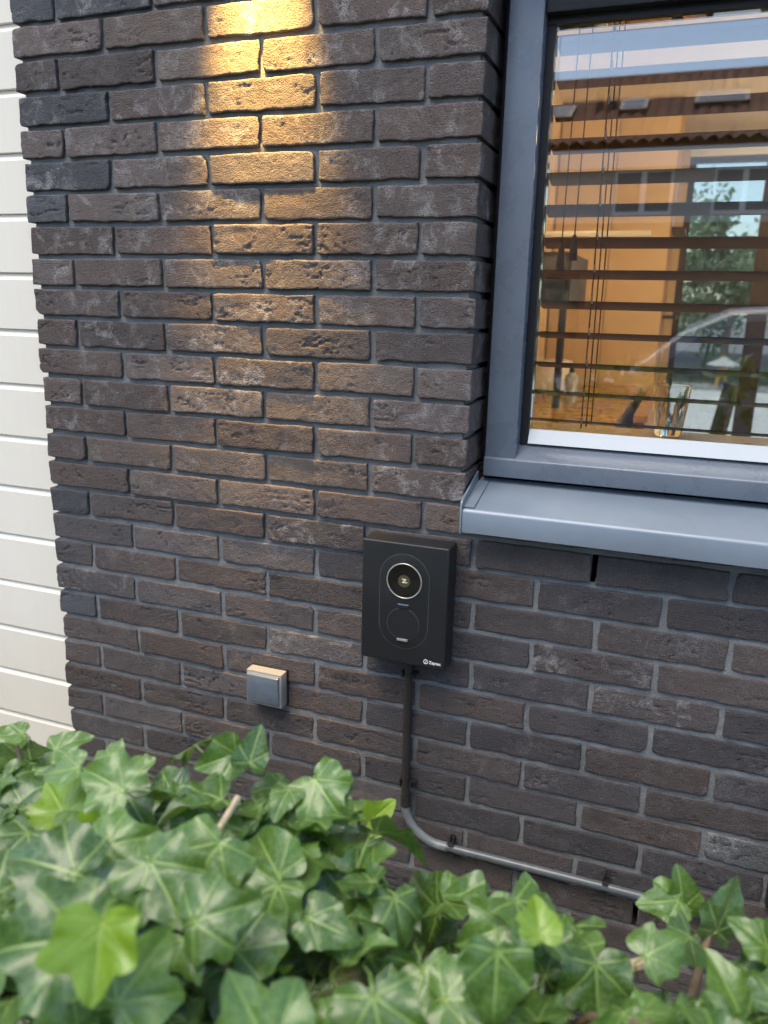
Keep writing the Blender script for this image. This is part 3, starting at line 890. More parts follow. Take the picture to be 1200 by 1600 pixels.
for (x, y, z, s, f, tip, k) in KEY:
    s *= .67; z -= .018 + (.014 if 1.1 < x < 1.33 else 0)
    nrm = Vector((0, 0, 1)) * (1 - f) + (-camF) * f + Vector((rng.normal(0, .08), rng.normal(0, .08), 0))
    t = camR * math.cos(R(tip)) + camU * math.sin(R(tip))
    put_leaf(leafs[k], leaf_matrix((x, y, z + Z0), s, nrm, t))
for (x, y, z, s, f, tip, k) in [(.995, -1.040, -.975, .052, .75, 268, 0), (.838, -.860, -1.070, .062, .7, 225, 1), (1.01, -.565, -1.180, .045, .7, 40, 1), (1.245, -.83, -1.04, .035, .5, 90, 2), (1.255, -1.0, -1.02, .06, .4, 60, 2)]:
    nrm = Vector((0, 0, 1)) * (1 - f) + (-camF) * f
    t = camR * math.cos(R(tip)) + camU * math.sin(R(tip))
    put_leaf(youngs[k], leaf_matrix((x, y, z + Z0), s, nrm, t))

RIMX = [-.2, .55, .642, .693, .730, .781, .837, .921, .963, .976, 1.017, 1.056, 1.106, 1.12, 1.15, 1.181, 1.213, 1.245, 1.264, 1.302, 1.323, 1.345, 1.397, 1.416, 1.6, 2.3]
RIMZ = [-1.05, -1.05, -1.04, -1.07, -1.05, -1.035, -1.03, -1.01, -1.00, -1.035, -1.04, -1.055, -1.07, -1.085, -1.085, -1.10, -1.085, -1.075, -1.10, -1.11, -1.11, -1.07, -1.06, -1.09, -1.06, -1.05]
def fill_leaf(x, y, low, hi, spread):
    top = np.interp(x, RIMX, RIMZ) - (.026 if x < 1.06 else .022)
    z = top - rng.uniform(low, hi)
    nrm = Vector((rng.normal(0, .45), rng.normal(-.25, .45), 1))
    a = rng.uniform(0, 2 * math.pi)
    tip = Vector((math.cos(a), math.sin(a), rng.uniform(-.9, .1)))
    return leaf_matrix((x, y, z + Z0), rng.choice([.030, .040, .050, .058, .066]) * rng.uniform(.9, 1.1) * spread, nrm, tip)
while n_leaf < 292:
    x, y = rng.uniform(.50, 1.56), rng.uniform(-1.04, -.715)
    if x < .72 + (-.78 - y) * 1.1 - .14: continue
    # the camera looks down into a few openings where stems and pebbles show
    if any(math.hypot(x - hx, (y - hy)) < hr for hx, hy, hr in ((.93, -.865, .035), (1.335, -.70, .05))) : continue
    u = rng.random()
    lay = (-.02, .02) if u < .55 else (.02, .06) if u < .85 else (.06, .14)
    put_leaf(leafs[int(rng.integers(0, len(leafs)))] if rng.random() > .07 else youngs[int(rng.integers(0, 3))], fill_leaf(x, y, lay[0], lay[1], 1))
# the rest of the hedge, joined
def merge(mesh_mats, name, mat):
    vs, fs3, uvs, n = [], [], [], 0
    for me, mt in mesh_mats:
        me.calc_loop_triangles()
        v = np.empty(len(me.vertices) * 3, np.float32); me.vertices.foreach_get('co', v); v = v.reshape(-1, 3)
        t = np.empty(len(me.loop_triangles) * 3, np.int32); me.loop_triangles.foreach_get('vertices', t)
        l = np.empty(len(me.loop_triangles) * 3, np.int32); me.loop_triangles.foreach_get('loops', l)
        uv = np.empty(len(me.loops) * 2, np.float32); me.uv_layers[0].data.foreach_get('uv', uv); uv = uv.reshape(-1, 2)
        A = np.array(mt)
        vs.append(v @ A[:3, :3].T + A[:3, 3]); fs3.append(t.reshape(-1, 3) + n); uvs.append(uv[l]); n += len(v)
    me = np_mesh(name, np.concatenate(vs), np.concatenate(fs3))
    lay = me.uv_layers.new(name='UVMap'); lay.data.foreach_set('uv', np.concatenate(uvs).astype(np.float32).ravel())
    me.polygons.foreach_set('use_smooth', [True] * len(me.polygons))
    me.materials.append(mat)
    return me
coarse = [leaf_mesh('leaf_coarse', 500 + k, lob, .15, .2, M['leaf'], rings=2) for k, lob in enumerate((1, .8, .4))]
mm = []
for k in range(3000):
    side = rng.random()
    if k >= 2000:       # top to the left and right of the picture
        x = rng.uniform(-.9, .5) if k % 2 else rng.uniform(1.55, 2.6)
        mm.append((coarse[k % 3], fill_leaf(x, rng.uniform(-1.2, -.72), -.02, .10, 1.15)))
    elif k >= 900:      # shaded layers under the top
        mm.append((coarse[k % 3], fill_leaf(rng.uniform(.45, 1.7), rng.uniform(-1.12, -.70), .03, .24, 1.05)))
    elif side < .45:      # top beyond the picture
        x = rng.uniform(-.9, .45) if rng.random() < .55 else rng.uniform(1.72, 2.6); y = rng.uniform(-1.2, -.74)
        mm.append((coarse[k % 3], fill_leaf(x, y, 0, .12, 1)))
    elif side < .75:    # flank towards the wall
        x = rng.uniform(-.9, 2.6); z = rng.uniform(.15, .85); y = -.73 + rng.normal(0, .02)
        a = rng.uniform(0, 6.28)
        mm.append((coarse[k % 3], leaf_matrix((x, y, z), rng.uniform(.06, .09), (rng.normal(0, .3), 1, .5), (math.cos(a), 0, -1))))
    else:               # flank towards the street
        x = rng.uniform(-.9, 2.6); z = rng.uniform(.1, .95); y = -1.2 + rng.normal(0, .02)
        a = rng.uniform(0, 6.28)
        mm.append((coarse[k % 3], leaf_matrix((x, y, z), rng.uniform(.06, .09), (rng.normal(0, .3), -1, .5), (math.cos(a), 0, -1))))
tag(obj('foliage', merge(mm, 'foliage', M['leaf']), None, ivy), kind='stuff')
# stems
def stem(pts, r0, r1, mat='twig', name='stem'):
    n = len(pts)
    return MB().tube(pts, [r0 + (r1 - r0) * k / (n - 1) for k in range(n)], 8).build(name, M[mat], ivy, smooth=True)
stem([(.86, -.80, -1.11 + Z0), (.92, -.865, -1.09 + Z0), (.99, -.90, -1.10 + Z0), (1.06, -.93, -1.12 + Z0)], .006, .004)
stem([(.955, -.800, -1.022 + Z0), (.945, -.845, -1.055 + Z0), (.93, -.90, -1.10 + Z0)], .0030, .0036, 'cut_wood')
stem([(1.372, -.640, -1.185 + Z0), (1.345, -.670, -1.182 + Z0), (1.318, -.695, -1.180 + Z0)], .0050, .0062, 'cut_wood')
stem([(1.40, -.60, -1.175 + Z0), (1.372, -.640, -1.185 + Z0)], .003, .0048)
stem([(1.392, -.615, -1.170 + Z0), (1.385, -.640, -1.20 + Z0), (1.37, -.70, -1.26 + Z0)], .0035, .0045)
stem([(1.215, -.660, -1.165 + Z0), (1.225, -.69, -1.20 + Z0), (1.24, -.74, -1.28 + Z0)], .0035, .005)
stem([(.62, -.74, -1.08 + Z0), (.66, -.76, -1.13 + Z0), (.72, -.80, -1.22 + Z0)], .003, .005)
for k in range(20):
    x, y = rng.uniform(.4, 1.75), rng.uniform(-1.12, -.76)
    p = Vector((x, y, -1.09 + Z0)); pts = [p.copy()]
    d = Vector((rng.normal(0, .5), rng.normal(0, .3), -.5))
    for q in range(6):
        d = (d + Vector((rng.normal(0, .25), rng.normal(0, .25), -.25))).normalized(); p = p + d * .09; pts.append(p.copy())
    stem(pts, .0035, .007)
for k in range(12):
    x = rng.uniform(-.8, 2.5); y = rng.uniform(-1.1, -.85)
    pts = [Vector((x, y, 0))]
    for q in range(7):
        pts.append(pts[-1] + Vector((rng.normal(0, .04), rng.normal(0, .03), .13)))
    stem(pts, .016, .006, name='trunk')

# ------------------------------------------------------------------ the room behind the window
FL = -1.95 + Z0
M['ochre'] = simple('ochre_wall_paint', (.76, .56, .33), .7, var=.05, scale=2)
M['white_wall'] = simple('white_wall_paint', (.82, .80, .76), .7, var=.03, scale=2)
M['oak'] = simple('warm_oak', (.42, .22, .08), .4, var=.25, scale=12)
M['counter'] = simple('brown_worktop', (.36, .19, .06), .28, var=.12, scale=10)
M['beige'] = simple('beige_front', (.62, .52, .38), .45, var=.05)
M['floor'] = simple('pale_floor_tile', (.55, .52, .47), .3, var=.06, scale=3)
M['stone'] = simple('weathered_stone', (.42, .42, .40), .9, var=.25, scale=20, bump=.4)
M['terracotta'] = simple('orange_stone', (.60, .33, .10), .8, var=.25, scale=20)
M['white_gloss'] = simple('white_enamel', (.82, .78, .70), .25, var=.03)
M['dark_wood'] = simple('dark_wood', (.035, .022, .014), .5, var=.3)
M['steel'] = simple('brushed_steel', (.55, .57, .58), .28, metal=.8, var=.05)
def S(name, mat, *b): return tag(MB().box(*b).build(name, mat), kind='structure')
RX0, RX1, RY0, RY1, CE = .43, 2.9, .1605, 5.0, .62 + Z0
S('room_floor', M['floor'], RX0 - .2, RX1 + .2, RY0, RY1 + .2, FL - .1, FL)
S('room_ceiling', M['white_wall'], RX0 - .2, RX1 + .2, RY0, RY1 + .2, CE, CE + .1)
S('wall_left', M['ochre'], RX0 - .1, RX0, RY0, RY1, FL, CE - .001)
S('wall_right', M['white_wall'], RX1, RX1 + .1, RY0, RY1, FL, CE - .001)
S('wall_rear_left', M['ochre'], RX0 + .001, 1.16, RY1, RY1 + .1, FL, CE - .001)
S('wall_rear_right', M['white_wall'], 2.6, RX1 - .001, RY1, RY1 + .1, FL, CE - .001)
S('wall_rear_lintel', M['white_wall'], 1.1605, 2.5995, RY1, RY1 + .1, .47 + Z0, CE - .001)
isl = MB().box(.968, 2.21, .1365, .345, -.84 + Z0, -.806 + Z0).build('inner_sill', simple('inner_stone_sill', (.30, .24, .17), .3, var=.1), None, bevel=.003)
tag(isl, 'brown stone inner window sill under the blind', 'window sill')
MB().box(.966, 2.21, .1362, .1600, -.94 + Z0, -.8402 + Z0).build('backing_block', M['core'], wall)  # unseen filler added to stop room light leaking out under the rail
# worktop along the left wall
kc = thing('kitchen_counter', 'long kitchen counter with brown worktop behind the window', 'counter')
MB().box(RX0 + .002, 1.045, .36, 3.9, -1.07 + Z0, -1.03 + Z0).build('worktop', M['counter'], kc, bevel=.004)
MB().box(RX0 + .002, 1.0, .36, 3.9, FL + .1, -1.071 + Z0).build('carcass', M['dark_wood'], kc)
for k in range(6):
    y0 = .365 + k * .589
    MB().box(1.001, 1.020, y0, y0 + .583, FL + .12, -1.11 + Z0).build('cabinet_door', M['beige'], kc, bevel=.002)
MB().box(1.0395, 1.0485, .36, 3.9, -1.066 + Z0, -1.036 + Z0).build('edge_strip', M['steel'], kc)
tl = thing('tall_cabinet', 'tall warm oak cabinet at the far end of the counter', 'cabinet')
MB().box(RX0 + .002, 1.12, 3.92, 4.55, FL, .615 + Z0).build('carcass', M['oak'], tl)
for a, bb in ((.44, .775), (.781, 1.115)):
    MB().box(a, bb, 3.898, 3.919, FL + .1, .60 + Z0).build('cabinet_door', M['ochre'], tl, bevel=.002)
rk = thing('glazed_cabinet', 'black framed glass-fronted wall cabinet beside garden door', 'cabinet')
for z in (-.62, -.36, -.10):
    MB().box(1.122, 1.20, 4.0, 4.6, z + Z0, z + .02 + Z0).build('shelf', M['dark_metal'], rk)
for y in (4.0, 4.2, 4.4, 4.58):
    MB().box(1.1805, 1.1995, y, y + .02, -.60 + Z0, -.1005 + Z0).build('bar', M['dark_metal'], rk)
sb = thing('sideboard', 'low oak sideboard standing in line with the counter', 'sideboard')
MB().box(1.10, 1.16, 2.4, 4.9, -1.06 + Z0, -1.03 + Z0).build('top', M['oak'], sb)
MB().box(1.105, 1.15, 2.42, 4.88, FL, -1.061 + Z0).build('front', M['oak'], sb)
# things on the counter
hd = thing('black_wall_cabinet', 'black hanging cabinet on left kitchen wall behind the blind', 'cabinet')
MB().box(RX0 + .002, .742, 2.5, 3.1, -.56 + Z0, -.32 + Z0).build('carcass', M['dark_metal'], hd, bevel=.004)
MB().box(.7425, .757, 2.505, 3.095, -.555 + Z0, -.325 + Z0).build('cabinet_door', M['dark_metal'], hd)
MB().tube([(.735, 2.49, -1.03 + Z0), (.735, 2.49, -.50 + Z0)], .018, 10).build('support_pole', M['dark_metal'], hd, smooth=True)
cn = thing('canister', 'white cylindrical canister on the brown worktop', 'canister')
MB().lathe([(0, -1.028 + Z0), (.10, -1.028 + Z0), (.10, -1.01 + Z0)], .60, 3.2, 32).build('base', M['dark_metal'], cn, smooth=True)
MB().lathe([(.105, -1.010 + Z0), (.108, -1.005 + Z0), (.108, -.86 + Z0), (.10, -.85 + Z0), (0, -.848 + Z0)], .60, 3.2, 32).build('drum', M['white_gloss'], cn, smooth=True)
so = thing('soap_dispenser', 'clear soap dispenser with dark pump on the worktop', 'dispenser')
MB().lathe([(0, -1.029 + Z0), (.032, -1.029 + Z0), (.034, -.90 + Z0), (.012, -.88 + Z0)], .765, 2.75, 20).build('bottle', M['stone'], so, smooth=True)
MB().lathe([(.013, -.885 + Z0), (.013, -.86 + Z0), (.005, -.858 + Z0), (.005, -.84 + Z0), (0, -.84 + Z0)], .765, 2.75, 14).build('pump', M['dark_metal'], so, smooth=True)
MB().tube([(.765, 2.75, -.842 + Z0), (.815, 2.74, -.846 + Z0)], .006, 8).build('spout', M['dark_metal'], so, smooth=True)
gmt, nt, b = new_mat('drinking_glass')
b.inputs['Transmission Weight'].default_value = 1; b.inputs['Roughness'].default_value = .02; b.inputs['IOR'].default_value = 1.45
b.inputs['Base Color'].default_value = (.97, .97, .95, 1)
tb = thing('tumbler', 'ribbed clear drinking glass standing on the inner sill', 'glass')
prof = [(0, -.8055), (.024, -.8055), (.0265, -.801), (.0305, -.757), (.0325, -.748), (.036, -.708), (.0345, -.707), (.030, -.750), (.0245, -.790), (.0, -.792)]
mb = MB(); seg = 36
for r_, z_ in prof:
    for k in range(seg):
        q = 2 * math.pi * k / seg
        rr = r_ * (1 + (.035 * math.cos(9 * q) if -.80 < z_ < -.75 and r_ > .0255 else 0))
        mb.v.append((1.283 + rr * math.cos(q), .282 + rr * math.sin(q), z_ + Z0))
for i in range(len(prof) - 1):
    for k in range(seg):
        mb.f.append((i * seg + k, i * seg + (k + 1) % seg, (i + 1) * seg + (k + 1) % seg, (i + 1) * seg + k))
mb.build('bowl', gmt, tb, smooth=True)
# pale thin bar across the kitchen
sf = thing('pale_bar', 'pale long thin bar across the kitchen behind the blind', 'shelf')
MB().box(RX0 + .003, 1.10, 2.3, 2.32, -.272 + Z0, -.248 + Z0).build('board', M['white_gloss'], sf, bevel=.003)
# dining chair by the garden door
dc = thing('dining_chair', 'dark grey dining chair beside the glazed garden door', 'chair', loc=(1.33, 4.3, FL), rotz=R(-82))
dg = simple('dark_grey_fabric', (.06, .065, .075), .7)
MB().box(-.20, .20, -.20, .20, .43, .48).build('seat', dg, dc, bevel=.01)
MB().add([(-.19, .17, .48), (.19, .17, .48), (.19, .21, .48), (-.19, .21, .48), (-.18, .24, .93), (.18, .24, .93), (.18, .27, .93), (-.18, .27, .93)], [(0, 3, 2, 1), (4, 5, 6, 7), (0, 1, 5, 4), (1, 2, 6, 5), (2, 3, 7, 6), (3, 0, 4, 7)]).build('backrest', dg, dc, bevel=.01)
for sx in (-1, 1):
    for sy in (-1, 1):
        MB().tube([(sx * .17, sy * .17, .43), (sx * .20, sy * .21, 0)], [.02, .013], 8).build('leg', M['dark_metal'], dc, smooth=True)
# pendant lamps that light the room
bulb_m = emit_mat('pendant_glow', (1, .70, .36), 9)
for i, (px, py_, pz, en, lab) in enumerate(((.70, .85, .26, 225, 'opal globe pendant lamp over the counter near the window'), (2.35, 2.2, .26, 230, 'opal globe pendant lamp over the middle of the room'), (2.35, 3.9, .26, 140, 'opal globe pendant lamp farthest from the window'))):
    t = thing('pendant_lamp', lab, 'lamp', 'pendant lamps in the kitchen')
    MB().tube([(px, py_, pz + .08 + Z0), (px, py_, CE - .001)], .003, 6).build('flex', M['dark_metal'], t)
    MB().lathe([(0, pz + .09 + Z0), (.02, pz + .088 + Z0), (.02, pz + .072 + Z0), (0, pz + .07 + Z0)], px, py_, 16).build('cap', M['dark_metal'], t, smooth=True)
    MB().lathe([(.075 * math.sin(math.pi * k / 12), pz + .075 * math.cos(math.pi * k / 12) + Z0) for k in range(13)], px, py_, 20).build('globe', bulb_m, t, smooth=True)
    l = bpy.data.lights.new('pendant_light', 'POINT'); l.energy = en; l.color = (1, .70, .40); l.shadow_soft_size = .079
    lo = bpy.data.objects.new('pendant_light', l); COL.objects.link(lo); lo.parent = t; lo.location = (px, py_, pz + Z0)
# glazed garden door
gd = thing('garden_door', 'dark framed glazed sliding door opening on the garden', 'door')
for a, bb in ((1.162, 1.205), (1.66, 1.79), (2.55, 2.598)):
    MB().box(a, bb, RY1 + .02, RY1 + .08, FL, .468 + Z0).build('post', M['dark_wood'], gd)
for a, bb in ((1.2055, 1.6595), (1.7905, 2.5495)):
    MB().box(a, bb, RY1 + .03, RY1 + .07, FL, FL + .04).build('threshold', M['dark_wood'], gd)
    MB().box(a, bb, RY1 + .03, RY1 + .07, .43 + Z0, .468 + Z0).build('top_bar', M['dark_wood'], gd)
    MB().box(a, bb, RY1 + .045, RY1 + .055, FL + .0405, .4295 + Z0).build('pane', M['door_glass'], gd)

# ------------------------------------------------------------------ back garden seen through the room
pat = simple('pale_patio_slab', (.60, .58, .54), .7, var=.06, scale=1.5)
S('patio', pat, -3, 7, RY1 + .12, 14.6, FL - .12, FL - .02)
S('garden_soil', simple('dark_soil', (.05, .045, .035), .95), -6, 10, 14.61, 30, FL - .12, FL - .03)
gv, gf = [], []; nn = 0
for k in range(1800):
    c = np.array([rng.uniform(-.5, 4.2), rng.uniform(14.6, 15.7), FL - .02 + rng.uniform(0, .02)]); s = rng.uniform(.02, .045)
    gv.append(iv * s * np.array([1, 1, .6]) + c); gf.append(if_ + nn); nn += len(iv)
go = obj('gravel_strip', np_mesh('gravel_strip', np.concatenate(gv), np.concatenate(gf)), simple('grey_gravel', (.28, .28, .29), .9, var=.5, scale=8), smooth=True)
tag(go, 'grey pebble strip at the end of the patio', 'gravel', kind='stuff')
ln = thing('stone_lantern', 'small garden lantern with grey mushroom cap on orange legs', 'garden lantern', loc=(1.92, 15.3, FL - .02))
MB().lathe([(0, .58), (.05, .57), (.10, .53), (.26, .46), (.30, .42), (.28, .40), (0, .42)], 0, 0, 24).build('cap', M['stone'], ln, smooth=True)
MB().lathe([(0, .42), (.10, .41), (.09, .30), (.12, .28), (.13, .24), (0, .24)], 0, 0, 8).build('lamp_house', M['terracotta'], ln)
for k in range(4):
    a = math.pi / 4 + k * math.pi / 2
    MB().tube([(.06 * math.cos(a), .06 * math.sin(a), .25), (.10 * math.cos(a), .10 * math.sin(a), .12), (.12 * math.cos(a), .12 * math.sin(a), 0)], [.035, .03, .04], 8).build('leg', M['terracotta'], ln, smooth=True)

def leaf_cloud(name, n, fn, size, mat, parent=None):
    """many small two-triangle leaves at the places fn gives"""
    P = np.array([fn() for _ in range(n)])
    a = rng.normal(0, 1, (n, 3)); a /= np.linalg.norm(a, axis=1)[:, None]
    b_ = np.cross(a, rng.normal(0, 1, (n, 3))); b_ /= np.linalg.norm(b_, axis=1)[:, None]
    s = rng.uniform(.6, 1.3, (n, 1)) * size
    V = np.stack([P - a * s, P + b_ * s * .45 + a * s * .1, P + a * s, P - b_ * s * .45 + a * s * .1], 1).reshape(-1, 3)
    return obj(name, np_mesh(name, V, np.arange(4 * n).reshape(-1, 4)), mat, parent)
def foliage_mat(name, a, c):
    m, nt, b = new_mat(name)
    tc = N(nt, 'ShaderNodeTexCoord').outputs['Object']
    col = ramp_n(nt, noise_n(nt, tc, 4, 6, .7), [(.3, a), (.7, c)])
    nt.links.new(col, b.inputs['Base Color']); b.inputs['Roughness'].default_value = .5
    t = N(nt, 'ShaderNodeBsdfTranslucent'); nt.links.new(col, t.inputs[0])
    mx = N(nt, 'ShaderNodeMixShader'); mx.inputs[0].default_value = .35
    nt.links.new(b.outputs[0], mx.inputs[1]); nt.links.new(t.outputs[0], mx.inputs[2]); nt.links.new(mx.outputs[0], nt.nodes['Material Output'].inputs[0])
    return m
FM = foliage_mat('garden_foliage', (.10, .19, .04), (.30, .44, .12))
FM2 = foliage_mat('bluish_foliage', (.10, .19, .10), (.30, .42, .24))
gh = thing('garden_hedge', 'bushy green hedge closing the back of the garden', 'hedge', loc=(2.2, 18, FL))
def fh():
    x = rng.uniform(-4, 5); y = rng.uniform(-.6, .6); z = abs(rng.normal(0, 1)) * .3
    return (x, y, max(0, (2.1 + .35 * math.sin(x * 2.3) + .3 * math.sin(x * 5.1)) - z * 2 + rng.normal(0, .12)))
leaf_cloud('foliage', 5000, fh, .09, FM, gh)
for k in range(8):
    MB().tube([(-3.6 + k, 0, 0), (-3.5 + k, .1, .9), (-3.7 + k, 0, 1.7)], [.05, .03, .01], 6).build('stem', M['twig'], gh)
for i, (tx_, ty, hh, rr, mt, lab) in enumerate(((1.95, 17.2, 3.1, 1.0, FM2, 'slender young tree with bluish leaves behind the patio'), (4.4, 23, 5.0, 1.8, FM, 'tall leafy tree rising behind the garden hedge'), (-.6, 23, 5.0, 2.0, FM, 'broad leafy tree left of the garden hedge'))):
    t = thing('garden_tree', lab, 'tree', 'trees in the back garden', loc=(tx_, ty, FL))
    MB().tube([(0, 0, 0), (.05, 0, hh * .4), (-.05, .05, hh * .8)], [.09, .06, .02], 8).build('trunk', M['twig'], t, smooth=True)
    cl = [(rng.normal(0, rr * .4), rng.normal(0, rr * .4), hh * .65 + rng.normal(0, hh * .14)) for _ in range(14)]
    def ft():
        c = cl[int(rng.integers(0, 14))]
        return tuple(c[j] + rng.normal(0, rr * .2) for j in range(3))
    leaf_cloud('crown', 2600, ft, .10, mt, t)

# ------------------------------------------------------------------ the street behind the camera, seen mirrored in the pane
HY = -18.0
M['far_brick'] = simple('red_brown_brick', (.24, .115, .075), .9, var=.15, scale=3)
M['upvc'] = simple('white_window_frame', (.82, .82, .80), .4, var=.03)
M['far_glass'] = simple('dark_window_pane', (.05, .055, .06), .06, spec=.8)
M['roof_tile'] = simple('brown_roof_tile', (.34, .165, .105), .8, var=.25, scale=4)
M['zinc'] = simple('pale_fascia', (.75, .75, .73), .5, var=.05)
hs = thing('row_house', 'brick row house with brown tiled roof across the street', 'house')
EZ, RZ = 2.80 + Z0, 5.15 + Z0
MB().box(-14, 14, HY - 8, HY, 0, EZ - .25).build('wall', M['far_brick'], hs)
MB().box(-14, 14, HY - .01, HY + .0008, 1.30 + Z0, 2.43 + Z0).build('upper_panel', simple('pale_facade_panel', (.50, .48, .45), .7, var=.06, scale=1), hs)
# pantiled slope: every course steps out and every tile is humped
nx_, nr = 28 * 18 + 1, 17
xs = np.linspace(-14, 14, nx_)
vv = []
for j in range(nr):
    for e in (0, 1):
        f = (j + e) / nr
        lift = .085 if e == 0 else .0
        zz_ = EZ + (RZ - EZ) * f + lift
        vv.append(np.stack([xs, np.full(nx_, HY + .35 - 4.35 * f), zz_ + .10 * np.abs(np.sin(xs * math.pi / .28))], 1))
idx = np.arange(len(vv) * nx_).reshape(len(vv), nx_)
q = np.stack([idx[:-1, :-1], idx[:-1, 1:], idx[1:, 1:], idx[1:, :-1]], -1).reshape(-1, 4)
rf = obj('roof', np_mesh('roof', np.concatenate(vv), q), M['roof_tile'], hs)
MB().prism_x([(HY - 4.0, RZ - .02), (HY - 8.3, EZ), (HY - 8.3, EZ - .15), (HY - 4.0, RZ - .2)], -14, 14).build('roof_back', M['roof_tile'], hs)
MB().tube([(-14, HY - 4.0, RZ + .03), (14, HY - 4.0, RZ + .03)], .12, 8).build('ridge', M['roof_tile'], hs)
MB().box(-14, 14, HY - .02, HY + .36, EZ - .40, EZ - .02).build('fascia', M['zinc'], hs)
SLOPE = math.atan2(RZ - EZ, 4.35)
for x0_, w_, f in ((-2.2, .62, .40), (-.55, .62, .46), (1.35, 1.15, .50)):
    o = MB().box(-w_ / 2, w_ / 2, -.40, .40, 0, .16).build('skylight', M['dark_metal'], hs)
    o.location = (x0_, HY + .35 - 4.35 * f, EZ + (RZ - EZ) * f + .07); o.rotation_euler = (-SLOPE, 0, 0)
    p_ = MB().box(-w_ / 2 + .09, w_ / 2 - .09, -.31, .31, .1605, .168).build('pane', M['far_glass'], o)
for x0_ in (-1.35, -1.05):
    MB().lathe([(.09, EZ + 1.0), (.09, EZ + 1.55), (.14, EZ + 1.57), (.14, EZ + 1.66), (0, EZ + 1.68)], x0_, HY - 1.7, 12).build('flue', M['dark_metal'], hs)
def far_window(x0_, x1_, z0_, z1_, nl):
    w = MB()
    fr = MB().box(x0_, x1_, HY + .001, HY + .05, z0_, z1_).build('window', M['upvc'], hs)
    n = nl
    for k in range(n):
        a = x0_ + (x1_ - x0_) * k / n + .06; c = x0_ + (x1_ - x0_) * (k + 1) / n - .06
        MB().box(a, c, HY + .0505, HY + .058, z0_ + .08, z1_ - .08).build('pane', M['far_glass'], fr)
for cx in (-12, -8.6, -5.2, -3.4, -.05, 2.0, 5.4, 8.8, 12):
    far_window(cx - .62, cx + .62, 1.45 + Z0, 2.42 + Z0, 2)
for cx in (-10.3, -1.75, 3.7, 10.4):
    o = MB().box(cx - .5, cx + .5, HY + .001, HY + .06, 0, .2 + Z0).build('door', M['dark_metal'], hs)
    MB().box(cx - .3, cx + .3, HY + .0605, HY + .07, 1.0, 1.9).build('pane', M['far_glass'], o)

# parked car: side profile lofted across its width
car = thing('parked_car', 'silver hatchback parked at the kerb seen mirrored in the pane', 'car', loc=(.2, -4.3, 0))
paint = simple('silver_paint', (.20, .21, .22), .38, metal=.2, var=.03, coat=.2)
side = [(-.62, .28), (-.70, .45), (-.66, .66), (-.45, .78), (.35, .92), (.62, .98), (1.05, 1.36), (1.35, 1.50), (1.9, 1.55), (2.6, 1.52), (3.15, 1.40), (3.45, 1.10), (3.55, .95), (3.6, .6), (3.55, .3)]
def loft(prof, widths, yc):
    mb = MB(); n = len(prof); rows = len(widths)
    for (k, sc) in widths:
        for (x, z) in prof:
            taper = 1 - .20 * max(0, (z - .95)) / .6
            mb.v.append((x, yc + k * taper, .28 + (z - .28) * sc))
    for i in range(rows - 1):
        for j in range(n - 1):
            mb.f.append((i * n + j, i * n + j + 1, (i + 1) * n + j + 1, (i + 1) * n + j))
    mb.f.append(tuple(range(n))); mb.f.append(tuple((rows - 1) * n + j for j in range(n))[::-1])
    return mb
loft(side, ((-.86, .965), (-.80, .99), (-.5, 1.0), (0, 1.005), (.5, 1.0), (.80, .99), (.86, .965)), -.9).build('body', paint, car, bevel=.02)
def tp(z): return 1 - .20 * max(0, (z - .95)) / .6
def win_side(pts, nm):
    for s in (-1, 1):
        vs = [(x, -.9 + s * (.868 * tp(z)), .28 + (z - .28) * .968) for x, z in pts]
        vs += [(x, y - s * .02, z) for x, y, z in vs]
        n = len(pts)
        MB().add(vs, [tuple(range(n)), tuple(range(n, 2 * n))[::-1]] + [(i, (i + 1) % n, n + (i + 1) % n, n + i) for i in range(n)]).build(nm, M['far_glass'], car)
win_side([(.80, 1.00), (1.15, 1.34), (1.40, 1.455), (1.85, 1.475), (1.85, 1.00)], 'side_window')
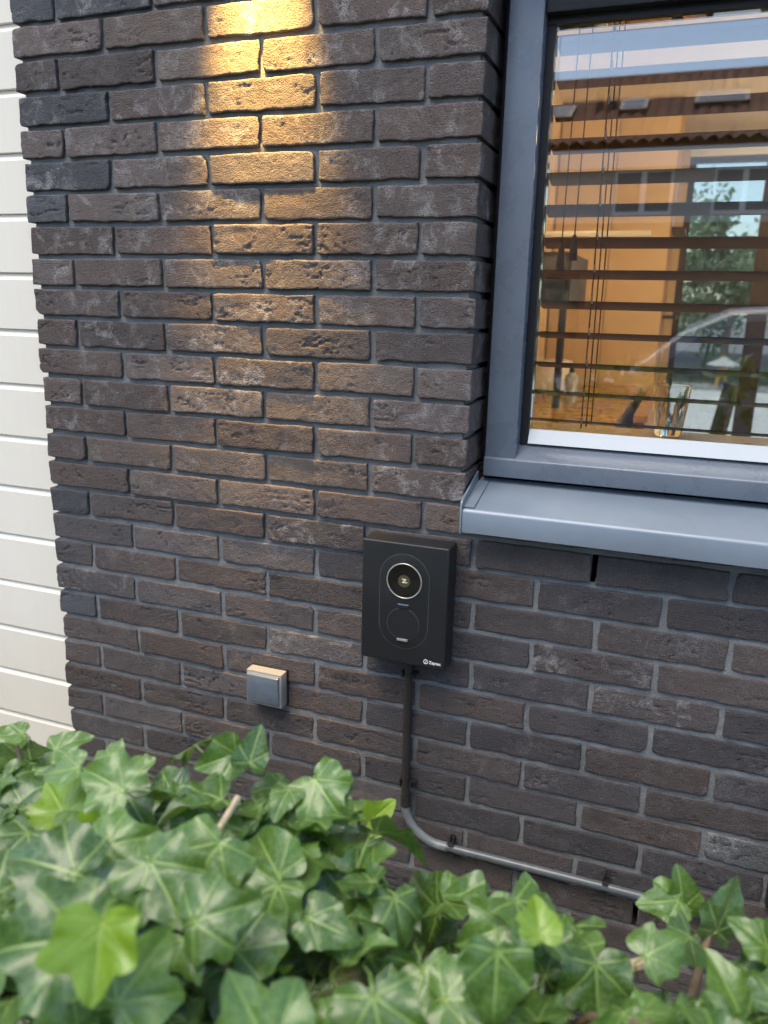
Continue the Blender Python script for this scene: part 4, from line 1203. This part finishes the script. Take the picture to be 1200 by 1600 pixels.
win_side([(1.92, 1.00), (1.92, 1.475), (2.6, 1.45), (2.95, 1.36), (3.15, 1.02)], 'side_window')
MB().add([(.66, -1.58, 1.012), (.66, -.22, 1.012), (1.06, -.32, 1.380), (1.06, -1.48, 1.380), (.64, -1.58, .99), (.64, -.22, .99), (1.04, -.32, 1.36), (1.04, -1.48, 1.36)], [(0, 1, 2, 3), (7, 6, 5, 4), (0, 4, 5, 1), (1, 5, 6, 2), (2, 6, 7, 3), (3, 7, 4, 0)]).build('windscreen', M['far_glass'], car)
tyre = simple('tyre_rubber', (.02, .02, .02), .8)
for wx in (.05, 2.75):
    for wy in (-.12, -1.68):
        wv = MB()
        for y in (wy - .1, wy + .1):
            for k in range(28):
                a = 2 * math.pi * k / 28; wv.v.append((wx + .315 * math.cos(a), y, .315 + .315 * math.sin(a)))
        wv.f += [tuple(range(28)), tuple(range(28, 56))[::-1]] + [(k, (k + 1) % 28, 28 + (k + 1) % 28, 28 + k) for k in range(28)]
        o = wv.build('wheel', tyre, car, bevel=.015)
        s = 1 if wy > -.9 else -1
        MB().disc_y(wx, wy + s * .102, .315, .20, wy + s * .06, 24).build('rim', M['steel'], o)
for wy in (-.25, -1.55):
    MB().box(-.655, -.55, wy - .14, wy + .14, .60, .70).build('headlight', M['white_gloss'], car, bevel=.02)

sh = thing('street_hedge', 'low leafy hedge along the pavement in front of the parked car', 'hedge', loc=(-.6, -2.7, 0))
def fsh():
    x = rng.uniform(-3, 3.2); y = rng.normal(0, .18)
    t = 1.14 + .05 * math.sin(x * 4) + .04 * math.sin(x * 9.1)
    return (x, y, t * (1 - rng.random() ** 2.2) + rng.normal(0, .04))
leaf_cloud('foliage', 5200, fsh, .045, foliage_mat('street_hedge_foliage', (.04, .09, .02), (.13, .22, .05)), sh)
for k in range(9):
    MB().tube([(-2.8 + k * .7, 0, 0), (-2.75 + k * .7, .05, .5), (-2.8 + k * .7, 0, .95)], [.02, .015, .006], 6).build('stem', M['twig'], sh)
